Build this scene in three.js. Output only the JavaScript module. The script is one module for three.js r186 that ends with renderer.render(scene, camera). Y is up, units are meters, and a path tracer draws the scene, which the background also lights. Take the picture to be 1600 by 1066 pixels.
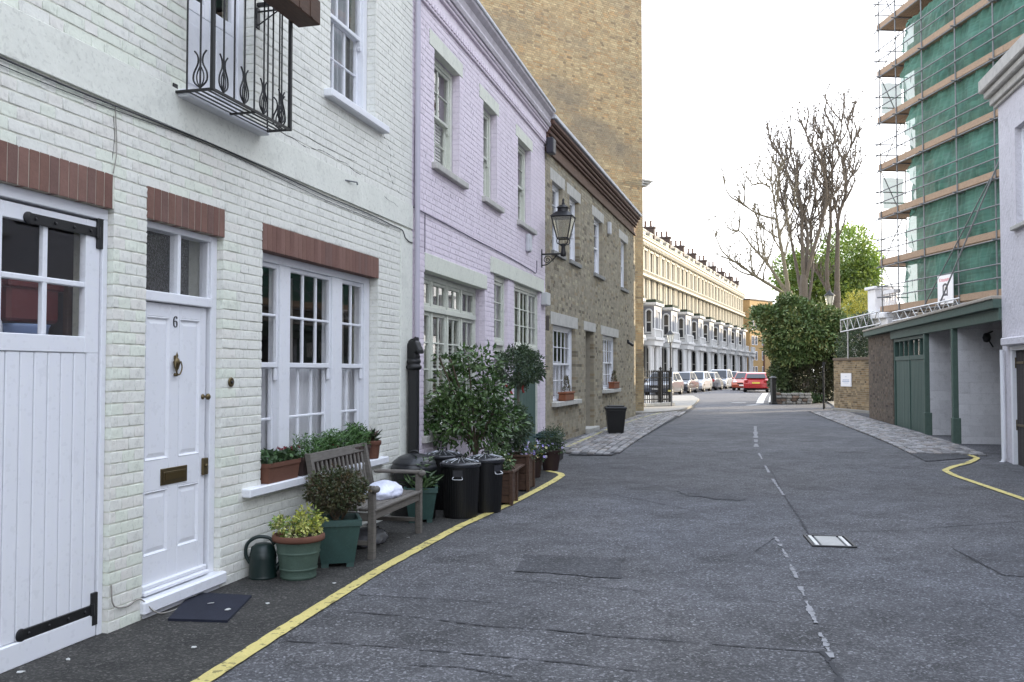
import * as THREE from 'three';
import { mergeGeometries, mergeVertices } from 'three/addons/utils/BufferGeometryUtils.js';
import { FontLoader } from 'three/addons/loaders/FontLoader.js';
import { TextGeometry } from 'three/addons/geometries/TextGeometry.js';

// ---------------------------------------------------------------- camera, sky, sun, exposure
const scene = new THREE.Scene();
const EYE = 1.63, FOCAL = 1400, PITCH = Math.atan(47 / FOCAL);        // focal length in pixels of the 1600 x 1066 picture
const camera = new THREE.PerspectiveCamera(2 * Math.atan(533 / FOCAL) * 180 / Math.PI, 1600 / 1066, 0.1, 2000);
camera.position.set(0, EYE, 0);
camera.rotation.x = PITCH;
const renderer = new THREE.WebGLRenderer({ antialias: true });
renderer.toneMapping = THREE.LinearToneMapping;
renderer.toneMappingExposure = 3.1;
renderer.shadowMap.enabled = true;
const SUN = new THREE.Vector3(0.86, 0.235, -0.51).normalize();        // low sun, right of the street and a little ahead
{
  const w = 512, h = 256, d = new Float32Array(w * h * 4);
  for (let j = 0; j < h; j++) for (let i = 0; i < w; i++) {
    const el = ((j + .5) / h - .5) * Math.PI, az = ((i + .5) / w - .5) * 2 * Math.PI;
    const x = Math.cos(el) * Math.cos(az), y = Math.sin(el), z = Math.cos(el) * Math.sin(az);
    const t = Math.pow(Math.max(y, 0), .6), c = Math.max(0, x * SUN.x + y * SUN.y + z * SUN.z);
    const g = .55 * Math.pow(c, 6) + .9 * Math.pow(c, 40);
    const k = (j * w + i) * 4, m = (a, b) => a + (b - a) * t;
    d[k] = m(.90, .70) + g; d[k + 1] = m(.89, .80) + g * .88; d[k + 2] = m(.88, .99) + g * .66; d[k + 3] = 1;
  }
  const sky = new THREE.DataTexture(d, w, h, THREE.RGBAFormat, THREE.FloatType);
  sky.mapping = THREE.EquirectangularReflectionMapping; sky.magFilter = sky.minFilter = THREE.LinearFilter; sky.needsUpdate = true;
  scene.background = sky; scene.environment = sky;
}
const sun = new THREE.DirectionalLight(new THREE.Color(1, .84, .6), 2.7);
sun.position.copy(SUN).multiplyScalar(120).add(new THREE.Vector3(8, 0, -40));
sun.target.position.set(8, 0, -40);
sun.castShadow = true; sun.shadow.mapSize.set(4096, 4096);
Object.assign(sun.shadow.camera, { left: -110, right: 110, top: 60, bottom: -60, near: 1, far: 320 });
scene.add(sun, sun.target);

// ---------------------------------------------------------------- helpers
let seed = 12345;
const rnd = () => { seed = (seed + 0x6D2B79F5) | 0; let t = Math.imul(seed ^ (seed >>> 15), 1 | seed); t = (t + Math.imul(t ^ (t >>> 7), 61 | t)) ^ t; return ((t ^ (t >>> 14)) >>> 0) / 4294967296; };
const rr = (a, b) => a + (b - a) * rnd();
const V = (x, y, z) => new THREE.Vector3(x, y, z);
const clamp = (x, a, b) => Math.min(b, Math.max(a, x));
const PI = Math.PI;
// tileable noise
const NT = new Float32Array(65536); for (let i = 0; i < 65536; i++) NT[i] = rnd();
function vn(x, y, per, s) {
  const xi = Math.floor(x), yi = Math.floor(y), fx = x - xi, fy = y - yi, u = fx * fx * (3 - 2 * fx), v = fy * fy * (3 - 2 * fy);
  const h = (a, b) => NT[((((a % per) + per) % per) * 257 + (((b % per) + per) % per) * 3571 + s * 9173) & 65535];
  return (h(xi, yi) * (1 - u) + h(xi + 1, yi) * u) * (1 - v) + (h(xi, yi + 1) * (1 - u) + h(xi + 1, yi + 1) * u) * v;
}
function fbm(u, v, f, oct, s) { let a = 0, w = .5, n = 0; for (let i = 0; i < oct; i++) { a += w * vn(u * f, v * f, f, s + i); n += w; w *= .5; f *= 2; } return a / n; }
function tex(size, metres, fn, srgb = false) {
  const d = new Uint8Array(size * size * 4);
  for (let j = 0; j < size; j++) for (let i = 0; i < size; i++) {
    const c = fn(i / size, j / size), k = (j * size + i) * 4;
    if (typeof c === 'number') { d[k] = d[k + 1] = d[k + 2] = clamp(c, 0, 1) * 255; } else { d[k] = clamp(c[0], 0, 1) * 255; d[k + 1] = clamp(c[1], 0, 1) * 255; d[k + 2] = clamp(c[2], 0, 1) * 255; }
    d[k + 3] = 255;
  }
  const t = new THREE.DataTexture(d, size, size); t.wrapS = t.wrapT = THREE.RepeatWrapping; t.magFilter = THREE.LinearFilter; t.minFilter = THREE.LinearMipmapLinearFilter; t.generateMipmaps = true;
  t.repeat.set(1 / metres, 1 / metres); if (srgb) t.colorSpace = THREE.SRGBColorSpace; t.needsUpdate = true; return t;
}
const lin = (c) => c <= .0031308 ? c * 12.92 : 1.055 * Math.pow(c, 1 / 2.4) - .055;     // linear value -> stored sRGB
// chippings pressed into bitumen: random stones stamped on a tile
const AGG = new Float32Array(1048576).fill(.2), AGGH = new Float32Array(1048576).fill(.15);
for (let i = 0; i < 30000; i++) {
  const cx = rnd() * 1024, cy = rnd() * 1024, r = 1.3 + 3.2 * Math.pow(rnd(), 2.2), ex = rr(.7, 1.3), t = rnd(), col = t < .1 ? rr(.7, 1) : t < .55 ? rr(.36, .6) : rr(.24, .42), hh = rr(.4, 1), R = Math.ceil(r * 1.4);
  for (let dy = -R; dy <= R; dy++) for (let dx = -R; dx <= R; dx++) if ((dx * ex) ** 2 + (dy / ex) ** 2 < r * r) { const k = ((Math.floor(cy) + dy + 1024) % 1024) * 1024 + (Math.floor(cx) + dx + 1024) % 1024; AGG[k] = col; AGGH[k] = hh * (1 - .3 * (dx * dx + dy * dy) / (r * r)); }
}
const T = {
  // tones around 1 that multiply a material's own colour
  grime: tex(512, 1.6, (u, v) => { const n = fbm(u, v, 6, 5, 1), m = fbm(u, v, 40, 2, 9), s = fbm(u, v, 90, 2, 4); const w = fbm(u, v, 14, 4, 17); const k = .91 + .1 * (n - .4) + .06 * (m - .5) - (s > .7 ? .1 : 0) - clamp((w - .62) * 1.1, 0, .07); return [lin(k), lin(k * .998), lin(k * .99)]; }, true),
  gloss: tex(512, 1.9, (u, v) => { const n = fbm(u, v, 5, 4, 2), s = fbm(u, v, 70, 2, 6), q = vn(u * 190, v * 190, 190, 8); const k = .955 + .05 * (n - .4) - (s > .74 ? .05 : 0) - (q > .975 ? .12 : 0); return [lin(k), lin(k), lin(k * .995)]; }, true),
  paintBump: tex(512, .5, (u, v) => fbm(u, v, 10, 5, 21)),
  stone: tex(512, 1.2, (u, v) => { const n = fbm(u, v, 12, 5, 3), p = fbm(u, v, 120, 1, 5); const k = .78 + .3 * (n - .3) + .12 * (p - .5); return [lin(k), lin(k * .99), lin(k * .97)]; }, true),
  fine: tex(512, .35, (u, v) => .6 * fbm(u, v, 64, 2, 7) + .4 * fbm(u, v, 12, 3, 8)),
  wood: tex(512, .8, (u, v) => { const g = fbm(u * 1, v, 4, 2, 31), s = vn(u * 8 + 2 * g, v * 180, 180, 33) * .5 + vn(u * 16, v * 64 + 2 * g, 64, 34) * .5; const k = .62 + .5 * s; return [lin(k), lin(k * .98), lin(k * .95)]; }, true),
  asphalt: tex(1024, 2.3, (u, v) => { const h = AGG[Math.floor(v * 1024) * 1024 + Math.floor(u * 1024)], c = fbm(u, v, 5, 4, 47), e = vn(u * 512, v * 512, 512, 49), q = fbm(u, v, 17, 3, 45); const k = h + .1 * (e - .5) + .16 * (c - .5) + .2 * (q - .5); return [lin(k), lin(k * .995), lin(k * .99)]; }, true),
  asphaltBump: tex(1024, 2.3, (u, v) => AGGH[Math.floor(v * 1024) * 1024 + Math.floor(u * 1024)]),
  yellow: tex(512, 1.3, (u, v) => { const n = fbm(u, v, 10, 5, 51), s = vn(u * 200, v * 200, 200, 53), q = fbm(u, v, 30, 3, 57); let k = .9 + .25 * (n - .5) + .18 * (s - .5); if (q > .69) k *= .45; return [lin(k), lin(k), lin(k)]; }, true),
  rain: tex(512, .4, (u, v) => .5 * vn(u * 40 + fbm(u, v, 6, 2, 61), v * 10, 40, 62) + .5 * vn(u * 64, v * 8, 64, 63)),
  weave: tex(256, .12, (u, v) => .5 + .25 * Math.sin(u * 2 * PI * 24) + .25 * Math.sin(v * 2 * PI * 24)),
  scratch: tex(512, .7, (u, v) => { const n = fbm(u, v, 8, 5, 71), s = fbm(u, v, 60, 2, 73); const k = .85 + .3 * (n - .5) + (s > .7 ? .35 : 0); return [lin(k), lin(k), lin(k)]; }, true),
  slate: tex(256, 2, (u, v) => { const k = .7 + .5 * (fbm(u, v, 8, 4, 75) - .4); return [lin(k), lin(k), lin(k)]; }, true),
  net: tex(512, 2.4, (u, v) => { const n = fbm(u, v, 5, 4, 81), w = vn(u * 3 + n, v * 50, 50, 83); const k = .72 + .45 * (n - .5) + .3 * (w - .5); return [lin(k), lin(k), lin(k)]; }, true),
};
const C = (r, g, b) => new THREE.Color().setRGB(r, g, b);
const mat = (r, g, b, rough = .8, o = {}) => new THREE.MeshStandardMaterial({ color: C(r, g, b), roughness: rough, ...o });
const M = {
  whiteBrick: [0, 1, 2, 3].map(i => mat(.785 + .02 * (i % 2), .79 + .015 * (i % 3), .715 + .015 * ((i + 1) % 3), .62, { map: T.grime, bumpMap: T.paintBump, bumpScale: .004 })),
  whiteMortar: mat(.71, .715, .62, .8, { map: T.grime, bumpMap: T.paintBump, bumpScale: .004 }),
  whiteRender: mat(.785, .795, .72, .7, { map: T.grime, bumpMap: T.paintBump, bumpScale: .003 }),
  whitePaint: mat(.79, .80, .84, .38, { map: T.gloss, bumpMap: T.fine, bumpScale: .0004 }),
  redBrick: [[.215, .115, .09], [.195, .10, .08], [.235, .13, .105], [.185, .105, .088]].map(c => mat(...c, .88, { map: T.stone, bumpMap: T.fine, bumpScale: .002 })),
  tanMortar: mat(.40, .35, .29, .95, { bumpMap: T.fine, bumpScale: .002 }),
  lilac: mat(.80, .715, .80, .7, { map: T.grime, bumpMap: T.paintBump, bumpScale: .004 }),
  lilacMortar: mat(.70, .62, .72, .8, { map: T.grime, bumpMap: T.paintBump, bumpScale: .004 }),
  cream: mat(.70, .72, .63, .6, { map: T.grime, bumpMap: T.fine, bumpScale: .001 }),
  creamPaint: mat(.66, .68, .60, .42, { map: T.grime }),
  vcBrick: mat(1, 1, 1, .92, { vertexColors: true, map: T.stone, bumpMap: T.fine, bumpScale: .003 }),
  stockMortar: mat(.38, .345, .28, .95, { map: T.stone, bumpMap: T.fine, bumpScale: .002 }),
  stone: mat(.56, .55, .52, .85, { map: T.stone, bumpMap: T.fine, bumpScale: .002 }),
  greyStone: mat(.30, .30, .29, .9, { map: T.stone, bumpMap: T.fine, bumpScale: .003 }),
  lead: mat(.62, .63, .66, .6, { map: T.scratch }),
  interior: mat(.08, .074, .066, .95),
  shell: mat(.35, .32, .28, .95, { map: T.stone }),
  glass: new THREE.MeshPhysicalMaterial({ color: 0xffffff, roughness: .01, metalness: 0, transmission: 1, thickness: 0, ior: 1.52 }),
  rainGlass: new THREE.MeshPhysicalMaterial({ color: 0xffffff, roughness: .12, transmission: 1, thickness: 0, ior: 1.52, bumpMap: T.rain, bumpScale: .004 }),
  curtain: new THREE.MeshPhysicalMaterial({ color: C(.78, .78, .80), roughness: 1, transmission: .25, thickness: 0 }),
  drape: mat(.45, .42, .38, 1),
  blackIron: mat(.009, .009, .01, .5, { metalness: 0, bumpMap: T.fine, bumpScale: .0008 }),
  blackPlastic: mat(.0045, .0045, .005, .42, { bumpMap: T.fine, bumpScale: .0006 }),
  brass: mat(.15, .115, .06, .4, { metalness: .9 }),
  zinc: mat(.62, .63, .65, .34, { metalness: .85, map: T.scratch }),
  terracotta: mat(.15, .062, .038, .85, { map: T.stone, bumpMap: T.fine, bumpScale: .001 }),
  greenPaint: mat(.034, .08, .07, .5, { map: T.scratch, bumpMap: T.fine, bumpScale: .0006 }),
  greenPot: mat(.082, .132, .104, .55, { map: T.stone, bumpMap: T.fine, bumpScale: .001 }),
  doorGreen: mat(.052, .108, .088, .6, { map: T.scratch, bumpMap: T.fine, bumpScale: .0006 }),
  darkGreen: mat(.007, .019, .017, .4),
  soil: mat(.03, .022, .016, 1, { bumpMap: T.fine, bumpScale: .01 }),
  teak: mat(.15, .138, .124, .85, { map: T.wood, bumpMap: T.wood, bumpScale: .0012 }),
  brownWood: mat(.085, .045, .028, .75, { map: T.wood, bumpMap: T.wood, bumpScale: .001 }),
  bark: mat(.2, .18, .15, .95, { map: T.stone, bumpMap: T.fine, bumpScale: .012 }),
  twig: mat(.10, .075, .05, .95),
  asphalt: mat(.25, .257, .288, .85, { vertexColors: true, map: T.asphalt, bumpMap: T.asphaltBump, bumpScale: .005 }),
  patch: mat(.165, .168, .185, .85, { map: T.asphalt, bumpMap: T.asphaltBump, bumpScale: .004 }),
  crack: mat(.04, .04, .044, .95),
  verge: mat(.125, .12, .108, .9, { vertexColors: true, map: T.asphalt, bumpMap: T.asphaltBump, bumpScale: .006 }),
  yellow: mat(.64, .54, .19, .7, { map: T.yellow, bumpMap: T.asphaltBump, bumpScale: .002 }),
  wornWhite: mat(.27, .27, .28, .8, { map: T.yellow, bumpMap: T.asphaltBump, bumpScale: .002 }),
  whiteLine: mat(.66, .66, .66, .75, { map: T.yellow }),
  mat: mat(.018, .022, .042, 1, { map: T.stone, bumpMap: T.weave, bumpScale: .003 }),
  stucco: mat(.53, .49, .395, .8, { map: T.grime }),
  porchWhite: mat(.52, .52, .52, .7, { map: T.grime }),
  slate: mat(.06, .055, .06, .7, { map: T.slate }),
  orange: mat(.5, .33, .15, .9, { map: T.stone }),
  galv: mat(.22, .23, .245, .5, { metalness: .35, map: T.scratch }),
  board: mat(.40, .295, .215, .9, { map: T.wood, bumpMap: T.wood, bumpScale: .002 }),
  concrete: mat(.33, .32, .30, .9, { map: T.stone, bumpMap: T.fine, bumpScale: .003 }),
  paper: mat(.5, .5, .48, .9),
};
// geometry: everything is non-indexed with position + normal (+ color), uv comes from box projection in metres
function clean(g) { if (g.index) g = g.toNonIndexed(); for (const k of Object.keys(g.attributes)) if (!['position', 'normal', 'color'].includes(k)) g.deleteAttribute(k); if (!g.attributes.normal) g.computeVertexNormals(); g.morphAttributes = {}; return g; }
function boxUV(g, ox = 0, oy = 0) {
  const p = g.attributes.position, uv = new Float32Array(p.count * 2), a = V(), b = V(), c = V(), n = V();
  for (let i = 0; i < p.count; i += 3) {
    a.fromBufferAttribute(p, i); b.fromBufferAttribute(p, i + 1); c.fromBufferAttribute(p, i + 2);
    n.copy(b).sub(a).cross(c.clone().sub(a)); const x = Math.abs(n.x), y = Math.abs(n.y), z = Math.abs(n.z);
    for (let k = 0; k < 3; k++) {
      const px = p.getX(i + k), py = p.getY(i + k), pz = p.getZ(i + k), o = (i + k) * 2;
      if (y >= x && y >= z) { uv[o] = px + ox; uv[o + 1] = pz + oy; } else if (x >= z) { uv[o] = pz + ox; uv[o + 1] = py + oy; } else { uv[o] = px + ox; uv[o + 1] = py + oy; }
    }
  }
  g.setAttribute('uv', new THREE.BufferAttribute(uv, 2)); return g;
}
function merge(list) { const l = list.flat(Infinity).map(clean); return boxUV(l.length === 1 ? l[0] : mergeGeometries(l)); }
const taken = {};
function numbered(n) { const k = taken[n] = (taken[n] ?? -1) + 1; return k ? `${n}_${String(k).padStart(3, '0')}` : n; }
function part(name, geos, m, parent, label) {
  const o = new THREE.Mesh(merge([geos]), m); o.name = name; o.castShadow = o.receiveShadow = true; parent.add(o);
  if (label) o.userData.label = label; return o;
}
function stuffPart(name, geos, m, parent) { const o = part(name, geos, m, parent); o.userData.kind = 'stuff'; return o; }
function grp(name, parent) { const g = new THREE.Group(); g.name = name; parent.add(g); return g; }
function thing(name, label, category, [x, y, z] = [0, 0, 0], turn = 0, group) {
  const o = new THREE.Group(); o.name = numbered(name); o.position.set(x, y, z); o.rotation.y = turn; o.userData = { label, category }; if (group) o.userData.group = group; scene.add(o); return o;
}
function single(name, geos, m, label, category, pos = [0, 0, 0], turn = 0, group) {
  const o = new THREE.Mesh(merge([geos]), m); o.name = numbered(name); o.castShadow = o.receiveShadow = true; o.position.set(...pos); o.rotation.y = turn; o.userData = { label, category }; if (group) o.userData.group = group; scene.add(o); return o;
}
function struct(name, geos, m) { const o = new THREE.Mesh(merge([geos]), m); o.name = numbered(name); o.castShadow = o.receiveShadow = true; o.userData.kind = 'structure'; scene.add(o); return o; }
function copyOf(o, pos, turn, label) { const c = o.clone(); c.name = numbered(o.name.replace(/_\d{3}$/, '')); c.userData = { ...o.userData }; if (label) c.userData.label = label; c.position.set(...pos); c.rotation.y = turn; scene.add(c); return c; }
// chamfered box from bounds
function box(x0, x1, y0, y1, z0, z1, c = 0) {
  const m = Math.min(x1 - x0, y1 - y0, z1 - z0); c = Math.min(c, m * .3);
  if (c <= 0) { const g = new THREE.BoxGeometry(x1 - x0, y1 - y0, z1 - z0); g.translate((x0 + x1) / 2, (y0 + y1) / 2, (z0 + z1) / 2); return clean(g); }
  const X = [x0, x1], Y = [y0, y1], Z = [z0, z1], P = [], s = [1, -1];
  const vx = (i, j, k) => [X[i], Y[j] + s[j] * c, Z[k] + s[k] * c], vy = (i, j, k) => [X[i] + s[i] * c, Y[j], Z[k] + s[k] * c], vz = (i, j, k) => [X[i] + s[i] * c, Y[j] + s[j] * c, Z[k]];
  const cx = (x0 + x1) / 2, cy = (y0 + y1) / 2, cz = (z0 + z1) / 2;
  const tri = (a, b, d) => { // orient outwards
    const e1 = [b[0] - a[0], b[1] - a[1], b[2] - a[2]], e2 = [d[0] - a[0], d[1] - a[1], d[2] - a[2]];
    const n = [e1[1] * e2[2] - e1[2] * e2[1], e1[2] * e2[0] - e1[0] * e2[2], e1[0] * e2[1] - e1[1] * e2[0]];
    const m_ = [(a[0] + b[0] + d[0]) / 3 - cx, (a[1] + b[1] + d[1]) / 3 - cy, (a[2] + b[2] + d[2]) / 3 - cz];
    if (n[0] * m_[0] + n[1] * m_[1] + n[2] * m_[2] < 0) P.push(...a, ...d, ...b); else P.push(...a, ...b, ...d);
  };
  const quad = (a, b, d, e) => { tri(a, b, d); tri(a, d, e); };
  for (const i of [0, 1]) {
    quad(vx(i, 0, 0), vx(i, 1, 0), vx(i, 1, 1), vx(i, 0, 1)); quad(vy(0, i, 0), vy(1, i, 0), vy(1, i, 1), vy(0, i, 1)); quad(vz(0, 0, i), vz(1, 0, i), vz(1, 1, i), vz(0, 1, i));
    for (const j of [0, 1]) {
      quad(vx(i, j, 0), vx(i, j, 1), vy(i, j, 1), vy(i, j, 0)); quad(vy(0, i, j), vy(1, i, j), vz(1, i, j), vz(0, i, j)); quad(vx(i, 0, j), vx(i, 1, j), vz(i, 1, j), vz(i, 0, j));
      for (const k of [0, 1]) tri(vx(i, j, k), vy(i, j, k), vz(i, j, k));
    }
  }
  const g = new THREE.BufferGeometry(); g.setAttribute('position', new THREE.Float32BufferAttribute(P, 3)); g.computeVertexNormals(); return g;
}
const cbox = (w, h, d, c = .004) => box(-w / 2, w / 2, -h / 2, h / 2, -d / 2, d / 2, c);
const at = (g, x, y, z, rx = 0, ry = 0, rz = 0) => { if (rx || ry || rz) g.applyMatrix4(new THREE.Matrix4().makeRotationFromEuler(new THREE.Euler(rx, ry, rz))); return g.translate(x, y, z); };
function bar(a, b, r, seg = 6, r2 = r) {   // round bar from a to b
  const d = b.clone().sub(a), L = d.length(), g = new THREE.CylinderGeometry(r2, r, L, seg); g.translate(0, L / 2, 0);
  g.applyQuaternion(new THREE.Quaternion().setFromUnitVectors(V(0, 1, 0), d.normalize())); g.translate(a.x, a.y, a.z); return clean(g);
}
const lathe = (pts, seg = 28) => clean(new THREE.LatheGeometry(pts.map(p => new THREE.Vector2(...p)), seg));
const tube = (pts, r, seg = 24, rs = 6, closed = false) => clean(new THREE.TubeGeometry(new THREE.CatmullRomCurve3(pts, closed), seg, r, rs, closed));
function prism(pts, z0, z1, bevel = 0) { // outline in x,y pulled along z
  const s = new THREE.Shape(pts.map(p => new THREE.Vector2(...p)));
  const g = new THREE.ExtrudeGeometry(s, { depth: z1 - z0 - 2 * bevel, bevelEnabled: bevel > 0, bevelThickness: bevel, bevelSize: bevel, bevelOffset: -bevel, bevelSegments: 2, curveSegments: 6 }); g.translate(0, 0, z0 + bevel); return clean(g);
}
const alongX = (prof, x0, x1) => prism(prof.map(([z, y]) => [-z, y]), x0, x1).rotateY(PI / 2);     // profile given as [out, up], pulled along x
function tint(g, c) { const n = g.attributes.position.count, a = new Float32Array(n * 3); for (let i = 0; i < n; i++) { a[3 * i] = c[0]; a[3 * i + 1] = c[1]; a[3 * i + 2] = c[2]; } g.setAttribute('color', new THREE.BufferAttribute(a, 3)); return g; }
// ---------------------------------------------------------------- ground shape, pixels to places
const gy = d => { const t = clamp((d - 11) / 9, 0, 1); return .12 * t * t * (3 - 2 * t); };      // the road rises a little after 11 m
const cp = Math.cos(PITCH), sp = Math.sin(PITCH);
function ray(px, py) { const x = (px - 800) / FOCAL, y = -(py - 533) / FOCAL; return [x, sp + cp * y, cp - sp * y]; }   // right, up, ahead
function gp(px, py) { const r = ray(px, py); let h = 0, d = 0; for (let i = 0; i < 8; i++) { const t = (EYE - h) / -r[1]; d = r[2] * t; h = gy(d); } return [r[0] * d / r[2], d]; }      // ground point [x, depth]
function pd(px, py, depth) { const r = ray(px, py), t = depth / r[2]; return V(r[0] * t, EYE + r[1] * t, -depth); }       // point at a known depth
const G = (x, d, up = 0) => V(x, gy(d) + up, -d);
// facade frame: local x runs along the wall from A to B, y up, z out of the wall
function facade(name, label, category, A, B, y = 0) { const L = Math.hypot(B[0] - A[0], B[1] - A[1]), a = Math.atan2(B[1] - A[1], B[0] - A[0]); const o = thing(name, label, category, [A[0], y, -A[1]], a); o.L = L; return o; }
// ---------------------------------------------------------------- brickwork
function softBrick(L, h, d, j = .0024) {        // painted brick: pillowed front with uneven edges, back open; front near z = 0
  const nx = 4, ny = 3, P = [], I = [], e = .0038;
  const push = (x, y, z) => { P.push(x, y, z); return P.length / 3 - 1; };
  const F = [];
  for (let b = 0; b < ny; b++) for (let a = 0; a < nx; a++) {
    const x = a === 0 ? e : a === nx - 1 ? L - e : L * a / (nx - 1) + rr(-.01, .01), y = b === 0 ? e : b === ny - 1 ? h - e : h / 2;
    F.push(push(x + rr(-j, j), y + rr(-j, j), rr(-j, j) * 1.2));
  }
  for (let b = 0; b < ny - 1; b++) for (let a = 0; a < nx - 1; a++) { const i = F[b * nx + a], k = F[b * nx + a + 1], l = F[(b + 1) * nx + a + 1], m = F[(b + 1) * nx + a]; I.push(i, k, l, i, l, m); }
  const ring = []; for (let a = 0; a < nx; a++) ring.push([a, 0]); for (let b = 1; b < ny; b++) ring.push([nx - 1, b]); for (let a = nx - 2; a >= 0; a--) ring.push([a, ny - 1]); for (let b = ny - 2; b > 0; b--) ring.push([0, b]);
  const R1 = ring.map(([a, b]) => { const f = F[b * nx + a], x = P[3 * f], y = P[3 * f + 1]; return push(a === 0 ? rr(-j, j) * .5 : a === nx - 1 ? L + rr(-j, j) * .5 : x, b === 0 ? rr(-j, j) * .7 : b === ny - 1 ? h + rr(-j, j) * .7 : y, -e); });
  
  const n = ring.length;
  for (let i = 0; i < n; i++) { const k = (i + 1) % n, f = q => F[ring[q][1] * nx + ring[q][0]]; I.push(f(i), R1[i], R1[k], f(i), R1[k], f(k)); const c = q => [P[3 * q], P[3 * q + 1]], A = push(...c(R1[i]), -e), B = push(...c(R1[k]), -e), D = push(...c(R1[k]), -d), E = push(...c(R1[i]), -d); I.push(A, E, D, A, D, B); }
  const g = new THREE.BufferGeometry(); g.setAttribute('position', new THREE.Float32BufferAttribute(P, 3)); g.setIndex(I); g.computeVertexNormals();
  const N = g.attributes.normal; for (const f of F) { const x = N.getX(f) * .3, y = N.getY(f) * .3, l = Math.hypot(x, y, 1); N.setXYZ(f, x / l, y / l, 1 / l); }
  return g;
}
function hardBrick(L, h, d) {        // plain far brick: front and four sides
  const z = rr(-.0015, .0015), x0 = 0, x1 = L, P = [];
  const q = (a, b, c, e) => P.push(...a, ...b, ...c, ...a, ...c, ...e);
  const A = [x0, 0, z], B = [x1, 0, z], Cc = [x1, h, z], D = [x0, h, z], a = [x0, 0, -d], b = [x1, 0, -d], c = [x1, h, -d], e = [x0, h, -d];
  q(A, B, Cc, D); q(a, b, B, A); q(D, Cc, c, e); q(B, b, c, Cc); q(a, A, D, e);
  const g = new THREE.BufferGeometry(); g.setAttribute('position', new THREE.Float32BufferAttribute(P, 3)); g.computeVertexNormals(); return g;
}
// layout of one wall face: list of bricks {x,y,L,h} outside the holes
function layBricks(u0, u1, v0, v1, holes, { bh = .075, gap = .008, bond = 'flemish', head = .1125, vgap = .006 } = {}) {
  const out = []; let row = 0;
  for (let v = v0; v < v1 - .03; v += bh, row++) {
    const mid = v + bh / 2; let segs = [[u0, u1]];
    for (const [a, b, c, d] of holes) if (mid > c && mid < d) { const ns = []; for (const [s, e] of segs) { if (b <= s || a >= e) ns.push([s, e]); else { if (a > s + .02) ns.push([s, a]); if (b < e - .02) ns.push([b, e]); } } segs = ns; }
    // joints of this course
    const J = []; let x = u0 - .5 + (row % 2 ? .056 : 0), k = row;
    if (bond === 'stretcher') { x = u0 - .5 + (row % 2 ? head : 0); while (x < u1 + .3) { J.push(x); x += 2 * head; } }
    else if (bond === 'header') { while (x < u1 + .3) { J.push(x); x += head; } }
    else { x = u0 - .5 + (row % 2 ? head * 1.5 : 0); while (x < u1 + .3) { J.push(x); x += (k++ % 2) ? head : 2 * head; } }
    for (const [s, e] of segs) {
      let st = s; const cuts = J.filter(j => j > s + .045 && j < e - .045); cuts.push(e);
      for (const c of cuts) { out.push({ x: st + (st === s ? 0 : vgap / 2), y: v + gap / 2, L: c - st - (st === s ? 0 : vgap / 2) - (c === e ? 0 : vgap / 2), h: Math.min(bh, v1 - v) - gap }); st = c; }
    }
  }
  return out;
}
function wallSheet(u0, u1, v0, v1, holes, front, thick, grow = .005) { // solid wall with real openings
  const s = new THREE.Shape([[u0, v0], [u1, v0], [u1, v1], [u0, v1]].map(p => new THREE.Vector2(...p)));
  for (const [a, b, c, d] of holes) { const q = Math.max(c - grow, v0 + .001); s.holes.push(new THREE.Path([[a - grow, q], [a - grow, d + grow], [b + grow, d + grow], [b + grow, q]].map(p => new THREE.Vector2(...p)))); }
  const g = new THREE.ExtrudeGeometry(s, { depth: thick, bevelEnabled: false }); g.translate(0, 0, front - thick); return clean(g);
}
// the nearest bricks of a wall as meshes of their own, the rest joined
function brickFace(house, wall, bricks, { own = 0, mats, depth = .1, soft = true, colour, restMat }) {
  house.updateMatrixWorld(true); const p = V();
  for (const b of bricks) { p.set(b.x + b.L / 2, b.y, 0).applyMatrix4(house.matrixWorld); const dx = p.x, dz = -p.z, dep = Math.max(dz, .2); b.vis = dz > 1 && Math.abs(dx / dep) < .58 && Math.abs((p.y - EYE) / dep - .03) < .4; b.key = b.vis ? dep : 1e3 + dep; }
  bricks.sort((a, b) => a.key - b.key);
  const cache = {}; const rest = [];
  bricks.forEach((b, i) => {
    if (i < own && b.vis) {
      const q = Math.round(b.L * 50) / 50, k = q + '_' + Math.round(b.h * 200) + '_' + Math.floor(rnd() * 4);
      const g = cache[k] ??= boxUV(clean(softBrick(q, b.h, depth)), rr(0, 3), rr(0, 3));
      const m = new THREE.Mesh(g, mats[Math.floor(rnd() * mats.length)]); m.name = 'brick'; m.castShadow = m.receiveShadow = true; m.scale.x = b.L / q; m.position.set(b.x, b.y, 0); wall.add(m);
    } else { const g = clean((soft ? softBrick : hardBrick)(b.L, b.h, depth)); g.translate(b.x, b.y, 0); if (colour) tint(g, colour(b)); rest.push(g); }
  });
  if (rest.length) stuffPart('brickwork', rest, restMat || mats[0], wall);
}
// soldier course lintel of standing red bricks
function soldierLintel(house, u0, u1, v0, v1, n, w1 = .004, mortar = M.tanMortar, glue = .007) {
  const l = part('lintel', box(u0, u1, v0, v1, -.1, w1 - .005), mortar, house, 'red brick soldier course lintel'); const step = (u1 - u0) / n, gs = [0, 1, 2].map(() => boxUV(clean(softBrick(step - glue, v1 - v0, .1, .0006)), rr(0, 2), rr(0, 2)));
  for (let i = 0; i < n; i++) { const m = new THREE.Mesh(gs[i % 3], M.redBrick[Math.floor(rnd() * 4)]); m.name = 'brick'; m.castShadow = m.receiveShadow = true; m.position.set(u0 + i * step + glue / 2, v0, w1 + rr(-.001, .001)); l.add(m); }
  return l;
}
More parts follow.
